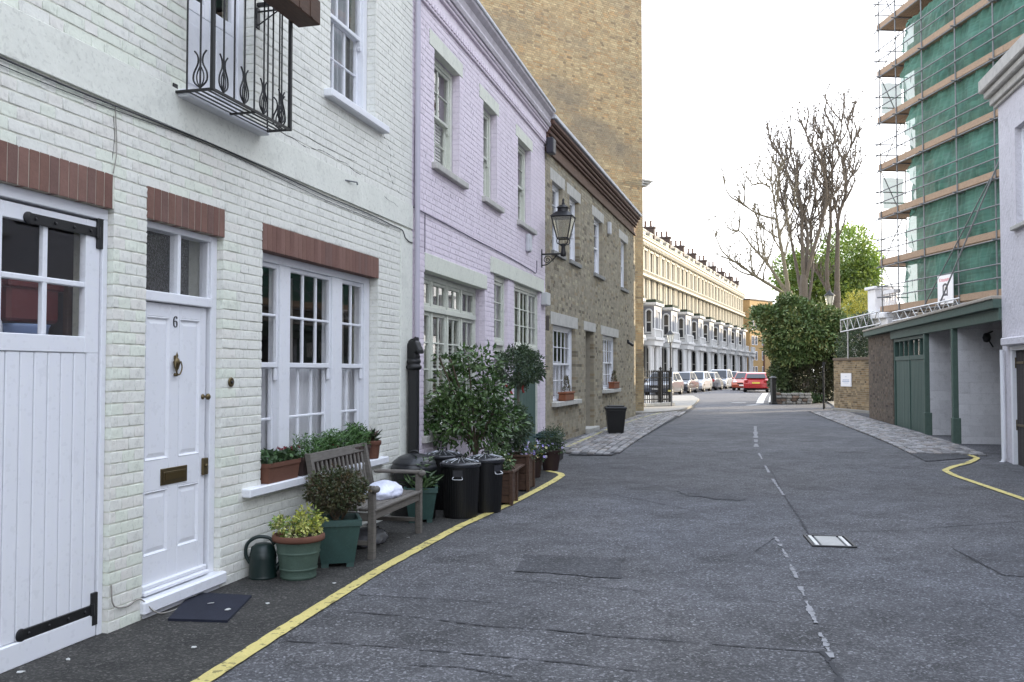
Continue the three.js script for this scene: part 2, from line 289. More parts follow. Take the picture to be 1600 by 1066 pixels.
// ---------------------------------------------------------------- windows
function pane(g, x0, x1, y0, y1, z, m = M.glass) {
  const q = new THREE.PlaneGeometry(x1 - x0, y1 - y0), o = new THREE.Mesh(q, m); o.name = 'pane'; o.position.set((x0 + x1) / 2, (y0 + y1) / 2, z); o.rotation.set(rr(-.003, .003), rr(-.004, .004), 0); g.add(o); return o;
}
// glazed light: rails and stiles around cols x rows panes, glazing bars between; returns frame geometries and adds panes
function light(win, x0, x1, y0, y1, z, cols, rows, { st = .045, rail = st, bot = st, bar: gb = .02, t = .04, glass = M.glass, panes = true } = {}) {
  const gs = [box(x0, x0 + st, y0, y1, z - t, z, .004), box(x1 - st, x1, y0, y1, z - t, z, .004), box(x0 + st - .001, x1 - st + .001, y1 - rail, y1 - .001, z - t + .001, z - .001, .004), box(x0 + st - .001, x1 - st + .001, y0 + .001, y0 + bot, z - t + .001, z - .001, .004)];
  const ix0 = x0 + st, ix1 = x1 - st, iy0 = y0 + bot, iy1 = y1 - rail, pw = (ix1 - ix0) / cols, ph = (iy1 - iy0) / rows;
  for (let i = 1; i < cols; i++) gs.push(box(ix0 + i * pw - gb / 2, ix0 + i * pw + gb / 2, iy0 - .001, iy1 + .001, z - t + .006, z - .006, .006));
  for (let i = 1; i < rows; i++) gs.push(box(ix0 - .001, ix1 + .001, iy0 + i * ph - gb / 2, iy0 + i * ph + gb / 2, z - t + .008, z - .004, .006));
  if (panes) for (let i = 0; i < cols; i++) for (let k = 0; k < rows; k++) pane(win, ix0 + i * pw + (i ? gb / 2 : 0), ix0 + (i + 1) * pw - (i < cols - 1 ? gb / 2 : 0), iy0 + k * ph + (k ? gb / 2 : 0), iy0 + (k + 1) * ph - (k < rows - 1 ? gb / 2 : 0), z - t * .6, glass);
  return gs;
}
// box sash window filling x0..x1, y0..y1 with its face at z
function sash(house, name, x0, x1, y0, y1, z, m, { cols = 2, rows = 2, fr = .07, head = .07, meet = .5, horns = true, label } = {}) {
  const w = grp(name, house); if (label) w.userData.label = label;
  part('frame', [box(x0, x0 + fr, y0, y1, z - .1, z, .005), box(x1 - fr, x1, y0, y1, z - .1, z, .005), box(x0 + fr - .001, x1 - fr + .001, y1 - head, y1, z - .1, z - .002, .005), box(x0 + fr - .001, x1 - fr + .001, y0, y0 + .045, z - .1, z + .01, .005)], m, w);
  const iy0 = y0 + .045, iy1 = y1 - head, my = iy0 + (iy1 - iy0) * meet;
  part('upper_sash', light(w, x0 + fr, x1 - fr, my - .02, iy1, z - .02, cols, rows, { st: .042, bot: .042 }), m, w);
  part('lower_sash', light(w, x0 + fr, x1 - fr, iy0, my + .02, z - .062, cols, rows, { st: .042, bot: .06 }), m, w);
  if (horns) for (const x of [x0 + fr, x1 - fr - .04]) part('sash_horn', at(clean(new THREE.ExtrudeGeometry(new THREE.Shape([[0, 0], [.0, -.02], [.012, -.05], [.004, -.07], [.016, -.095], [.038, -.1], [.04, 0]].map(p => new THREE.Vector2(...p))), { depth: .034, bevelEnabled: false })), x, my - .02, z - .057), m, w);
  return w;
}
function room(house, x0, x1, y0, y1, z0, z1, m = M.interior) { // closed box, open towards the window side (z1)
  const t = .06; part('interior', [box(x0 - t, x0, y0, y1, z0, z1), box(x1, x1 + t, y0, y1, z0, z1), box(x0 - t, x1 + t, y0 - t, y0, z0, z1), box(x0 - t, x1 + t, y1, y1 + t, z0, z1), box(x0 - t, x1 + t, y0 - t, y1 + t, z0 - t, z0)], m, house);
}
function shell(house, x0, x1, h, depth, front, m = M.shell) { // side walls, back wall and flat roof behind the front wall
  part('outer_walls', [box(x0, x0 + .2, 0, h, -depth, front), box(x1 - .2, x1, 0, h, -depth, front), box(x0 + .2, x1 - .2, 0, h, -depth, -depth + .2)], m, house);
  part('roof', box(x0, x1, h, h + .12, -depth, front - .001), M.slate, house);
}
function wavy(x0, x1, y0, y1, z, amp, waves) { // hanging cloth
  const g = new THREE.PlaneGeometry(x1 - x0, y1 - y0, Math.ceil(waves * 8), 6), p = g.attributes.position, ph = rr(0, 6);
  for (let i = 0; i < p.count; i++) { const u = (p.getX(i) + (x1 - x0) / 2) / (x1 - x0), v = (p.getY(i) / (y1 - y0)) + .5; p.setZ(i, amp * (Math.sin(u * waves * 2 * PI + ph + .5 * Math.sin(u * 9 + ph)) * (1 - .35 * v) + .4 * Math.sin(u * waves * 4.1 * PI + ph))); }
  g.translate((x0 + x1) / 2, (y0 + y1) / 2, z); g.computeVertexNormals(); return clean(g);
}
// ================================================================ the setting: ground
function strip(pts, width, up, jit = 0, step = .12, shift = 0) { // ribbon along ground points [x, depth]; width across
  const cur = new THREE.CatmullRomCurve3(pts.map(p => V(p[0], 0, p[1])), false, 'catmullrom', .15), L = cur.getLength(), n = Math.max(2, Math.ceil(L / step)), P = [];
  const q = cur.getSpacedPoints(n), A = [], B = [];
  for (let i = 0; i <= n; i++) { const t = q[Math.min(i + 1, n)].clone().sub(q[Math.max(i - 1, 0)]).normalize(), w = typeof width === 'function' ? width(i / n) : width; const nx = t.z, nz = -t.x; A.push([q[i].x + nx * (w / 2 + shift) + rr(-jit, jit), q[i].z + nz * (w / 2 + shift) + rr(-jit, jit)]); B.push([q[i].x - nx * (w / 2 - shift) + rr(-jit, jit), q[i].z - nz * (w / 2 - shift) + rr(-jit, jit)]); }
  const v = ([x, d]) => [x, gy(d) + up, -d];
  for (let i = 0; i < n; i++) { const a = v(A[i]), b = v(B[i]), c = v(B[i + 1]), e = v(A[i + 1]); P.push(...a, ...b, ...c, ...a, ...c, ...e); }
  const g = new THREE.BufferGeometry(); g.setAttribute('position', new THREE.Float32BufferAttribute(P, 3)); g.computeVertexNormals();
  const nn = g.attributes.normal; if (nn.getY(0) < 0) { for (let i = 0; i < P.length; i += 9) { for (let k = 0; k < 3; k++) { const t = P[i + 3 + k]; P[i + 3 + k] = P[i + 6 + k]; P[i + 6 + k] = t; } } g.setAttribute('position', new THREE.Float32BufferAttribute(P, 3)); g.computeVertexNormals(); }
  return g;
}
function sheet(x0, x1, d0, d1, step, up, colourFn, keep) { // ground grid, optionally limited to cells where keep() holds
  const nx = Math.ceil((x1 - x0) / step), nd = Math.ceil((d1 - d0) / step), P = [], K = [];
  const v = (i, j) => { const x = x0 + (x1 - x0) * i / nx, d = d0 + (d1 - d0) * j / nd; P.push(x, gy(d) + up, -d); if (colourFn) { const c = colourFn(x, d); if (c.length) K.push(...c); else K.push(c, c, c); } };
  for (let j = 0; j < nd; j++) for (let i = 0; i < nx; i++) { if (keep && !keep(x0 + (x1 - x0) * (i + .5) / nx, d0 + (d1 - d0) * (j + .5) / nd)) continue; v(i, j); v(i + 1, j); v(i + 1, j + 1); v(i, j); v(i + 1, j + 1); v(i, j + 1); }
  const g = new THREE.BufferGeometry(); g.setAttribute('position', new THREE.Float32BufferAttribute(P, 3)); if (colourFn) g.setAttribute('color', new THREE.Float32BufferAttribute(K, 3)); g.computeVertexNormals(); return g;
}
function poly(pts, up, sub = .5) { // flat ground polygon [x, depth], clipped out of a fan and bent over the rise
  let tris = THREE.ShapeUtils.triangulateShape(pts.map(p => new THREE.Vector2(...p)), []).map(t => t.map(i => pts[i])); const fin = [];
  while (tris.length) { const t = tris.pop(); let m = 0, mi = 0; for (let i = 0; i < 3; i++) { const a = t[i], b = t[(i + 1) % 3], l = Math.hypot(a[0] - b[0], a[1] - b[1]); if (l > m) { m = l; mi = i; } } if (m < sub || fin.length > 40000) { fin.push(t); continue; } const a = t[mi], b = t[(mi + 1) % 3], c = t[(mi + 2) % 3], q = [(a[0] + b[0]) / 2, (a[1] + b[1]) / 2]; tris.push([a, q, c], [q, b, c]); }
  const P = []; for (const t of fin) { let [a, b, c] = t; if ((b[0] - a[0]) * (c[1] - a[1]) - (b[1] - a[1]) * (c[0] - a[0]) < 0) [b, c] = [c, b]; for (const p of [a, b, c]) P.push(p[0], gy(p[1]) + up, -p[1]); }
  const g = new THREE.BufferGeometry(); g.setAttribute('position', new THREE.Float32BufferAttribute(P, 3)); g.computeVertexNormals(); return g;
}
const ragged = (pts, s = .12, j = .022) => { const o = []; pts.forEach((p, i) => { const q = pts[(i + 1) % pts.length], n = Math.max(1, Math.round(Math.hypot(q[0] - p[0], q[1] - p[1]) / s)); for (let k = 0; k < n; k++) o.push([p[0] + (q[0] - p[0]) * k / n + rr(-j, j), p[1] + (q[1] - p[1]) * k / n + rr(-j, j)]); }); return o; };
const px2 = l => l.map(([x, y]) => gp(x, y));
const nz2 = (x, y, f, s) => fbm((x / 40 + 10) % 1, (y / 40 + 10) % 1, f, 3, s);
struct('ground', sheet(-300, 400, -60, 900, 60, -.06), mat(.08, .082, .095, .9, { map: T.asphalt }));
// one road sheet: tone varies with the different layers of tarmac
const tone = (x, d) => {
  let k = 1 + .4 * (nz2(x, d, 40, 3) - .5) + .4 * (nz2(x + 7, d, 13, 5) - .5) + .5 * (nz2(x * .8, d * 2.2, 90, 8) - .5);
  if (d > 9 && d < 16.9 && x > .9 + (d - 9) * .21 + 2.0) k *= .90;              // older square of tarmac right of the joint
  if (d > 11.4 && d < 16.8 && x < 4.4) k *= .88;                                // trench reinstatement in front of the lilac house
  if (d > 17) k *= 1.05;
  const wm = clamp((nz2(x + 3, d, 9, 11) - .42) * 3, 0, 1) * .5 + (x < 1.2 ? .4 : 0) * nz2(x, d, 30, 12);      // browner bitumen in parts
  return [k * (1 + .12 * wm), k * (1 + .05 * wm), k * (1 - .07 * wm)];
};
struct('road', [sheet(-7, 16, 1.5, 34, .22, 0, tone), sheet(-7, 16, -12, 1.5, 1.5, 0, () => 1), sheet(16, 60, -12, 34, 4, 0, () => 1), sheet(-40, 120, 34, 170, 4, 0, () => 1.25)], M.asphalt);
// dark tarmac in front of the houses on the left, up to the yellow line
const yl = px2([[200, 1130], [318, 1066], [455, 978], [600, 888], [722, 822], [802, 786], [868, 751]]);
struct('footway', tint(poly([[-4.6, 2.2], [-2.35, 2.2], ...yl, gp(880, 742), gp(856, 737), [.1, 15.4], [-1.3, 10.6]], .006, .35), [1, 1, 1]), M.verge);
const paintNear = struct('yellow_line', [strip(yl, .1, .011, .004, .06), strip(px2([[867, 751.5], [878, 744], [874, 740.5], [856, 737]]), .1, .0125, .004, .06)], M.yellow);
struct('yellow_line', [strip(px2([[1720, 826], [1600, 781], [1530, 757], [1492, 744], [1477, 736], [1490, 730], [1515, 724]]), .1, .011, .004, .08), strip(px2([[1513, 724.5], [1527, 717], [1500, 707], [1460, 697], [1400, 674], [1350, 656]]), .1, .0155, .004, .1)], M.yellow);
struct('yellow_line', strip(px2([[887, 702], [925, 685], [960, 669], [1003, 655], [1040, 645], [1083, 635]]), .09, .0485, .005, .1), mat(.45, .41, .22, .8, { map: T.yellow }));
// joints, cracks and worn centre line
const crack = (l, w = .012, up = .005) => strip(px2(l), t => w * (.45 + 1.1 * vn(t * 37, l[0][0], 512, 3)), up, w * .6, .04);
struct('tarmac_joint', [
  crack([[545, 957], [640, 964], [760, 979], [860, 985], [960, 996], [1060, 1003], [1180, 1013], [1285, 1020]], .012), crack([[430, 1002], [560, 1008], [700, 1020], [880, 1036], [1000, 1050]], .011),
  crack([[1285, 1020], [1300, 1040], [1312, 1066], [1330, 1110]], .028), crack([[700, 737], [880, 745], [960, 752], [1060, 763], [1110, 768]], .012).translate(0, 0, 0),
  crack([[865, 760], [950, 772], [1020, 785], [1090, 800]], .011), crack([[1232, 785], [1250, 812], [1263, 834]], .022), crack([[1205, 735], [1232, 785]], .014, .0045), crack([[1263, 836], [1330, 832], [1420, 828], [1600, 815]], .011),
  crack([[875, 708.5], [1000, 706], [1180, 707], [1400, 708], [1580, 709]], .02), crack([[1488, 857], [1568, 900], [1640, 902]], .012), crack([[960, 712], [1088, 637]], .02, .006), crack([[1180, 862], [1215, 838]], .01),
  crack([[560, 930], [700, 938], [830, 946]], .008), crack([[800, 905], [900, 915], [1010, 925]], .008), crack([[905, 735], [1010, 741], [1120, 750]], .009), crack([[1090, 668], [1180, 672], [1300, 670]], .012), crack([[980, 690], [1120, 694], [1290, 690]], .012), crack([[1340, 760], [1450, 772], [1600, 775]], .008), crack([[640, 1040], [720, 1044], [800, 1058]], .01), crack([[1100, 930], [1190, 938], [1260, 950]], .007)], M.crack);
{
  const dash = [];
  const run = (l, w, duty) => { const n = 14; const c = new THREE.CatmullRomCurve3(px2(l).map(p => V(p[0], 0, p[1]))); for (let i = 0; i < n; i++) { if (rnd() > duty) continue; const a = c.getPoint(i / n), b = c.getPoint((i + .95) / n); dash.push(strip([[a.x, a.z], [(a.x + b.x) / 2, (a.z + b.z) / 2], [b.x, b.z]], w * rr(.5, 1.0), .0075, .009, .05)); } };
  run([[1180, 664], [1181, 685], [1182, 702]], .11, .85); run([[1186, 709], [1205, 745], [1225, 775]], .055, .75); run([[1212, 840], [1228, 868], [1245, 905]], .04, .8); run([[1250, 918], [1275, 975], [1300, 1030]], .042, .7);
  struct('worn_line', dash, M.wornWhite);
}
struct('tarmac_patch', poly(ragged(px2([[822, 867], [977, 875], [971, 905], [807, 894]])), .006), M.patch);
struct('tarmac_patch', poly(px2([[1490, 858], [1640, 848], [1700, 880], [1640, 903], [1570, 900]]), .0055), mat(.2, .205, .23, .8, { map: T.asphalt, bumpMap: T.asphaltBump, bumpScale: .003 }));
struct('tarmac_patch', poly(ragged(px2([[1055, 768], [1078, 762], [1135, 772], [1165, 782], [1120, 780], [1075, 775]]), .07, .06), .006), M.patch);
// manhole cover
{
  const [a, b, c, d] = px2([[1262, 839], [1318, 841], [1332, 855.5], [1274, 855]]); const t = thing('manhole_cover', 'bright steel inspection cover set in the road', 'manhole cover', [(a[0] + c[0]) / 2, .002, -(a[1] + c[1]) / 2], -.17);
  part('frame', [box(-.2, .2, -.02, .014, -.28, -.25, .004), box(-.2, .2, -.02, .014, .25, .28, .004), box(-.2, -.175, -.02, .014, -.25, .25, .004), box(.175, .2, -.02, .014, -.25, .25, .004)], M.blackIron, t);
  part('lid', box(-.105, .105, -.02, .010, -.24, .24, .004), mat(.36, .36, .35, .5, { metalness: .2, map: T.scratch }), t);
  for (const x of [-.145, .14]) part('lifting_strip', box(x - .018, x + .018, -.02, .013, -.24, .24, .003), mat(.62, .62, .6, .45, { metalness: .2, map: T.scratch }), t);
}
// setts: worn granite blocks along both sides
function settField(name, a, b, rows, sett, cut, m, up, bed) { // a,b: near and far end of the outer edge; rows run along the wall
  const o = struct(name, poly(bed, up, .5), M.patch); const gs = [];
  const dir = [b[0] - a[0], b[1] - a[1]], L = Math.hypot(...dir), u = [dir[0] / L, dir[1] / L], n = [u[1], -u[0]], ang = Math.atan2(dir[1], dir[0]);
  for (let r = 0; r < rows; r++) { let s = rr(0, .2); while (s < L) { const l = rr(.18, .32), off = (r + .5 - rows / 2) * sett; const x = a[0] + u[0] * (s + l / 2) + n[0] * off, d = a[1] + u[1] * (s + l / 2) + n[1] * off; s += l; if (cut && !cut(x, d)) continue; const k = rr(.6, 1.4), g = cbox(l - .026, .05, sett - .024, .014); g.rotateY(ang); g.rotateX(rr(-.02, .02)); g.translate(x, gy(d) + up + .004 + rr(-.007, .007), -d); const br = rnd() < .25 ? .88 : 1; gs.push(tint(g, [.27 * k, .265 * k * (br + 1) / 2, .27 * k * br])); } }
  const s = new THREE.Mesh(merge(gs), m); s.name = 'setts'; s.userData.kind = 'stuff'; s.castShadow = s.receiveShadow = true; o.add(s); return o;
}
const settMat = mat(1, 1, 1, .7, { vertexColors: true, map: T.stone, bumpMap: T.fine, bumpScale: .004 });
const side = (x, d, p, q) => (q[0] - p[0]) * (d - p[1]) - (q[1] - p[1]) * (x - p[0]);
{
  const a = gp(930, 712), b = gp(1048, 645), e0 = gp(958, 713), e1 = gp(1087, 636);
  settField('sett_strip', [a[0] - .1, a[1]], [b[0] - .1, b[1]], 11, .145, (x, d) => side(x, d, e0, e1) > 0, settMat, .018, px2([[888, 712], [957, 712.5], [1087, 636.5], [1008, 651]]));
  const f = gp(1500, 712), h = gp(1305, 645);
  settField('sett_strip', [f[0] - .35, f[1]], [h[0] - .35, h[1]], 11, .145, (x, d) => side(x, d, gp(1440, 722), gp(1262, 643)) < 0, settMat, .012, px2([[1447, 722], [1262, 643], [1338, 646], [1520, 716]]));
}
// ================================================================ left: white house
const W0 = [-3.178, 3.0], WJ = [-1.191, 10.621], PJ = [.667, 17.946], BJ = [4.06, 29.448];
{
  const h = facade('white_house', 'white painted brick mews house with numbered front door and red brick lintels', 'house', W0, WJ), L = h.L, u0 = -3;
  const openings = [[.36, 2.69, 0, 2.645], [3.01, 3.91, 0, 2.645], [4.48, 6.87, .675, 2.645], [3.42, 4.32, 3.6, 6.2], [5.69, 6.77, 4.275, 6.2]];
  const wall = part('wall', wallSheet(u0, L, 0, 6.9, openings, -.005, .3), M.whiteMortar, h);
  const holes = [[.36, 2.69, -1, 2.85], [3.01, 3.91, -1, 2.85], [4.48, 6.87, .675, 2.85], [3.42, 4.32, 3.59, 6.2], [5.69, 6.77, 4.275, 6.2], [u0 - 1, L + 1, 3.3, 3.6], [7.5, L + 1, -1, 3.3]];
  const bricks = [...layBricks(u0, L, 0, 3.3, holes, { gap: .0075, vgap: .0025 }), ...layBricks(u0, L, 3.6, 6.9, holes, { gap: .0065, vgap: .002 })];
  brickFace(h, wall, bricks, { own: 300, mats: M.whiteBrick, depth: .1, restMat: M.whiteBrick[1] });
  part('string_course', [box(u0, L, 3.315, 3.6, -.02, .014, .004), box(7.5, L, 0, 3.29, -.02, .010, .004)], M.whiteRender, h);
  part('coping', box(u0, L, 6.9, 7.0, -.35, .06, .01), M.stone, h);
  shell(h, u0, L, 6.9, 5.5, -.3);
  soldierLintel(h, .33, 2.67, 2.645, 2.862, 31); soldierLintel(h, 3.0, 3.92, 2.645, 2.86, 12); soldierLintel(h, 4.47, 6.88, 2.63, 2.85, 32, .004, M.redBrick[3], .0022);
  // cable clipped under the string course, conduit at the end
  const cab = []; for (let u = u0; u <= 7.45; u += .35) cab.push(V(u, 3.303 + .012 * Math.sin(u * 2.1) - (u > 5 ? .05 * (u - 5) / 2.4 : 0), .012));
  part('cable', [tube([...cab, V(7.6, 3.235, .014), V(7.63, 3.17, .016), V(L - .02, 3.15, .016)], .006, 90, 5), tube(cab.map(p => p.clone().add(V(0, -.028 - .012 * Math.sin(p.x * 1.3), -.004))), .003, 60, 4)], mat(.05, .05, .055, .8), h);
  part('wire', [tube([V(2.7, .3, .008), V(2.72, .17, .012), V(2.84, .135, .012), V(2.97, .15, .012), V(3.1, .03, .05), V(3.6, .012, .06)], .005, 30, 5), tube([V(2.665, 2.87, .006), V(2.69, 3.0, .008), V(2.68, 3.2, .008), V(2.67, 3.3, .01)], .004, 14, 4)], mat(.3, .28, .25, .8), h);
  for (const [l, r] of [[[[4.75, 3.68], [5.1, 3.66], [5.5, 3.69], [5.9, 3.7], [6.4, 3.66]], .0035], [[[5.2, 3.76], [5.7, 3.75], [6.3, 3.77]], .0025], [[[6.6, 3.6], [7.0, 3.55], [7.4, 3.5]], .0025], [[[6.96, 4.24], [7.2, 4.1], [7.22, 3.9]], .0025], [[[2.66, 3.3], [2.68, 3.1], [2.66, 2.95]], .003], [[[7.1, 3.9], [7.3, 3.72], [7.5, 3.66]], .0025]]) part('crack', tube(l.flatMap(([u, v], i) => i < l.length - 1 ? [0, .33, .66].map(t => V(u + (l[i + 1][0] - u) * t, v + (l[i + 1][1] - v) * t + rr(-.012, .012), u > 0 && v > 3.3 && v < 3.6 ? .013 : -.001)) : [V(u, v, v > 3.3 && v < 3.6 ? .013 : -.001)]), r, 40, 4), mat(.16, .155, .14, .95), h);
  part('wall_hook', [bar(V(6.0, 3.52, .01), V(6.2, 3.535, .05), .008), bar(V(6.2, 3.535, .05), V(6.21, 3.51, .05), .008)], M.galv, h);
  const bell = grp('door_bell', h); bell.position.set(4.02, 1.545, .002);
  part('plate', at(lathe([[0, 0], [.036, 0], [.038, .006], [.03, .012], [.024, .01], [0, .01]]), 0, 0, 0, PI / 2), M.brass, bell); part('button', at(lathe([[0, .008], [.012, .008], [.011, .018], [0, .021]]), 0, 0, 0, PI / 2), M.blackIron, bell);
  // garage door
  const g = grp('garage_door', h), z = -.06, wp = M.whitePaint;
  part('frame', [box(.36, 2.69, 2.575, 2.645, -.14, -.045, .004), box(2.645, 2.69, 0, 2.575, -.14, -.045, .004), box(.36, .42, 0, 2.575, -.14, -.045, .004)], wp, g);
  for (const [a, b, cols] of [[.43, 1.75, 3], [1.76, 2.637, 2]]) {
    part('leaf', light(g, a, b, 1.74, 2.56, z, cols, 2, { st: .12, rail: .09, bot: .1, bar: .035, t: .05 }), wp, g);
    part('lower_frame', [box(a, a + .06, .14, 1.74, z - .05, z - .001, .003), box(b - .1, b, .14, 1.74, z - .05, z - .001, .003), box(a, b, .004, .14, z - .05, z + .012, .006), box(a + .05, b - .1, .14, 1.74, z - .05, z - .022)], wp, g);
    const n = Math.round((b - a - .16) / .1), bw = (b - .1 - a - .06) / n; for (let i = 0; i < n; i++) part('board', box(a + .06 + i * bw + .003, a + .06 + (i + 1) * bw - .003, .142, 1.738, z - .03, z - .006 + rr(-.001, .001), .005), wp, g);
  }
  for (const y of [2.49, .17]) {
    const hg = part('hinge', [box(2.055, 2.6, y - .03, y + .03, z, z + .012, .003), at(lathe([[0, 0], [.036, 0], [.034, .011], [0, .012]], 16), 2.055, y, z, PI / 2), box(2.6, 2.655, y - .1, y + .1, z - .004, z + .014, .003), bar(V(2.603, y - .035, z + .012), V(2.603, y + .035, z + .012), .014, 8), ...[2.1, 2.25, 2.4, 2.54].map(x => at(lathe([[0, .012], [.011, .012], [.008, .019], [0, .021]], 8), x, y, z, PI / 2))], M.blackIron, g);
  }
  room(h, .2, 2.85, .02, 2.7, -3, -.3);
  // front door
  const d = grp('front_door', h), f = -.055;
  part('frame', [box(3.01, 3.06, .09, 2.645, -.16, f, .004), box(3.835, 3.91, .09, 2.645, -.16, f, .004), box(3.06, 3.835, 2.6, 2.645, -.16, f - .002, .004), box(3.06, 3.835, 2.105, 2.175, -.16, f + .012, .006), box(3.43, 3.465, 2.175, 2.6, -.13, f - .004, .004), box(3.06, 3.075, 2.175, 2.6, -.13, f - .02, .004), box(3.82, 3.835, 2.175, 2.6, -.13, f - .02, .004)], wp, d);
  pane(d, 3.07, 3.44, 2.17, 2.6, -.09, M.rainGlass); pane(d, 3.455, 3.83, 2.17, 2.6, -.09, M.rainGlass);
  part('step', [box(2.99, 3.95, .035, .125, -.16, .035, .012), box(3.02, 3.9, 0, .036, -.16, .0)], wp, d);
  const zl = -.078, lw = (a, b, c, e, zz = zl) => box(a, b, c, e, -.125, zz, .003);
  const holesD = [[3.115, 3.375, 1.02, 2.005], [3.485, 3.735, 1.02, 2.005], [3.115, 3.375, .38, .815], [3.485, 3.735, .38, .815]];
  part('leaf', [lw(3.07, 3.115, .15, 2.1), lw(3.735, 3.808, .15, 2.1), lw(3.375, 3.485, .15, 2.1), lw(3.115, 3.375, 2.005, 2.099), lw(3.485, 3.735, 2.005, 2.099), lw(3.115, 3.375, .815, 1.02), lw(3.485, 3.735, .815, 1.02), lw(3.115, 3.375, .151, .38), lw(3.485, 3.735, .151, .38)], wp, d);
  for (const [a, b, c, e] of holesD) { // moulded raised panels
    const P = [], q = (r1, z1, r2, z2) => { const A = [[a + r1, c + r1], [b - r1, c + r1], [b - r1, e - r1], [a + r1, e - r1]], B = [[a + r2, c + r2], [b - r2, c + r2], [b - r2, e - r2], [a + r2, e - r2]]; for (let i = 0; i < 4; i++) { const k = (i + 1) % 4; P.push(...A[i], z1, ...A[k], z1, ...B[k], z2, ...A[i], z1, ...B[k], z2, ...B[i], z2); } };
    q(0, zl - .001, .006, zl - .001 + .003); q(.006, zl + .002, .018, zl - .014); q(.018, zl - .014, .022, zl - .014); q(.022, zl - .014, .05, zl - .006); P.push(a + .05, c + .05, zl - .006, b - .05, c + .05, zl - .006, b - .05, e - .05, zl - .006, a + .05, c + .05, zl - .006, b - .05, e - .05, zl - .006, a + .05, e - .05, zl - .006);
    const gg = new THREE.BufferGeometry(); gg.setAttribute('position', new THREE.Float32BufferAttribute(P, 3)); gg.computeVertexNormals(); part('panel', gg, wp, d);
  }
  part('weather_bar', [box(3.07, 3.808, .135, .165, zl - .001, zl + .055, .008), box(3.07, 3.808, .165, .20, zl - .001, zl + .03, .008)], wp, d);
  const lp = part('letter_plate', [box(3.285, 3.585, .84, .955, zl, zl + .008, .003), box(3.31, 3.56, .865, .93, zl + .008, zl + .013, .003)], M.brass, d); part('flap', box(3.325, 3.545, .875, .92, zl + .013, zl + .016), mat(.16, .115, .05, .4, { metalness: .9 }), lp);
  const kn = part('knocker', [at(lathe([[0, -.085], [.006, -.08], [.008, -.05], [.02, -.035], [.033, 0], [.034, .012], [.02, .03], [.01, .04], [.012, .055], [.006, .07], [0, .085]], 12).scale(1, 1, .55), 3.43, 1.685, zl + .02), box(3.418, 3.442, 1.71, 1.74, zl, zl + .02, .003), at(lathe([[0, 0], [.012, 0], [.012, .022], [0, .024]], 10), 3.43, 1.605, zl, PI / 2)], M.brass, d); part('ring', tube([V(3.4, 1.7, zl + .03), V(3.393, 1.66, zl + .036), V(3.41, 1.615, zl + .036), V(3.43, 1.603, zl + .036), V(3.45, 1.615, zl + .036), V(3.467, 1.66, zl + .036), V(3.46, 1.7, zl + .03)], .0055, 20, 6), M.brass, kn);
  part('door_knob', at(lathe([[0, 0], [.02, 0], [.02, .006], [.009, .01], [.009, .03], [.022, .04], [.024, .052], [.014, .062], [0, .064]], 14), 3.772, 1.44, zl, PI / 2), M.brass, d);
  part('lock_case', [box(3.765, 3.825, .86, .985, zl, zl + .022, .004), at(lathe([[0, .02], [.013, .02], [.011, .034], [0, .036]], 10), 3.79, .93, zl, PI / 2)], M.brass, d);
  const font = await new FontLoader().loadAsync('fonts/droid/droid_serif_regular.typeface.json');
  const six = new TextGeometry('6', { font, size: .078, depth: .004, curveSegments: 6 }); six.computeBoundingBox(); six.translate(-six.boundingBox.max.x / 2, 0, 0); part('house_number', at(clean(six), 3.428, 1.94, zl + .0005), mat(.02, .02, .022, .5), d);
  room(h, 2.95, 4.0, .02, 2.7, -2.5, -.3);
  // ground floor window of three sashes
  const wi = grp('sash_window', h), wz = -.10;
  part('frame', [box(4.48, 4.56, .7, 2.63, wz - .12, wz, .004), box(4.955, 5.135, .7, 2.56, wz - .12, wz - .001, .006), box(5.975, 6.2, .7, 2.56, wz - .12, wz - .001, .006), box(6.74, 6.87, .7, 2.63, wz - .12, wz, .004), box(4.56, 6.74, 2.56, 2.63, wz - .12, wz + .004, .004), box(4.48, 6.87, .68, .72, wz - .14, wz + .01, .004)], wp, wi);
  for (const [a, b, n] of [[4.56, 4.955, 1], [5.135, 5.975, 3], [6.2, 6.74, 2]]) {
    part('upper_sash', light(wi, a, b, 1.66, 2.56, wz - .02, n, 2, { st: .03, rail: .04, bot: .045, bar: .024 }), wp, wi); part('lower_sash', light(wi, a, b - .001, .72, 1.69, wz - .062, n, 2, { st: .03, rail: .04, bot: .06, bar: .024 }), wp, wi);
    for (const x of [b - .035]) part('sash_horn', box(x, x + .034, 1.545, 1.66, wz - .055, wz - .024, .01), wp, wi);
  }
  part('net_curtain', wavy(4.5, 7.05, .72, 1.67, wz - .17, .018, 21), M.curtain, wi);
  part('drape', [wavy(6.55, 6.85, .75, 2.55, -.42, .03, 3), wavy(4.5, 4.72, .75, 2.55, -.42, .03, 2.5), wavy(5.75, 5.95, 1.6, 2.55, -.55, .03, 2)], M.drape, wi);
  part('window_sill', box(4.2, 7.02, .635, .705, -.16, .075, .008), wp, h);
  room(h, 4.2, 7.2, .3, 2.75, -3.2, -.3);
  // upstairs window and balcony door
  sash(h, 'upper_window', 5.69, 6.77, 4.3, 6.2, -.1, wp, { cols: 3, rows: 2, fr: .1, meet: .46 }); part('window_sill', box(5.56, 6.97, 4.225, 4.305, -.16, .085, .01), wp, h);
  part('drape', wavy(6.2, 6.62, 4.35, 6.1, -.3, .03, 4), mat(.4, .4, .42, 1), h);
  const fd = grp('balcony_door', h); part('frame', [box(3.42, 3.5, 3.62, 6.2, -.18, -.1, .004), box(4.24, 4.32, 3.62, 6.2, -.18, -.1, .004), box(3.5, 4.24, 6.12, 6.2, -.18, -.1, .004)], wp, fd);
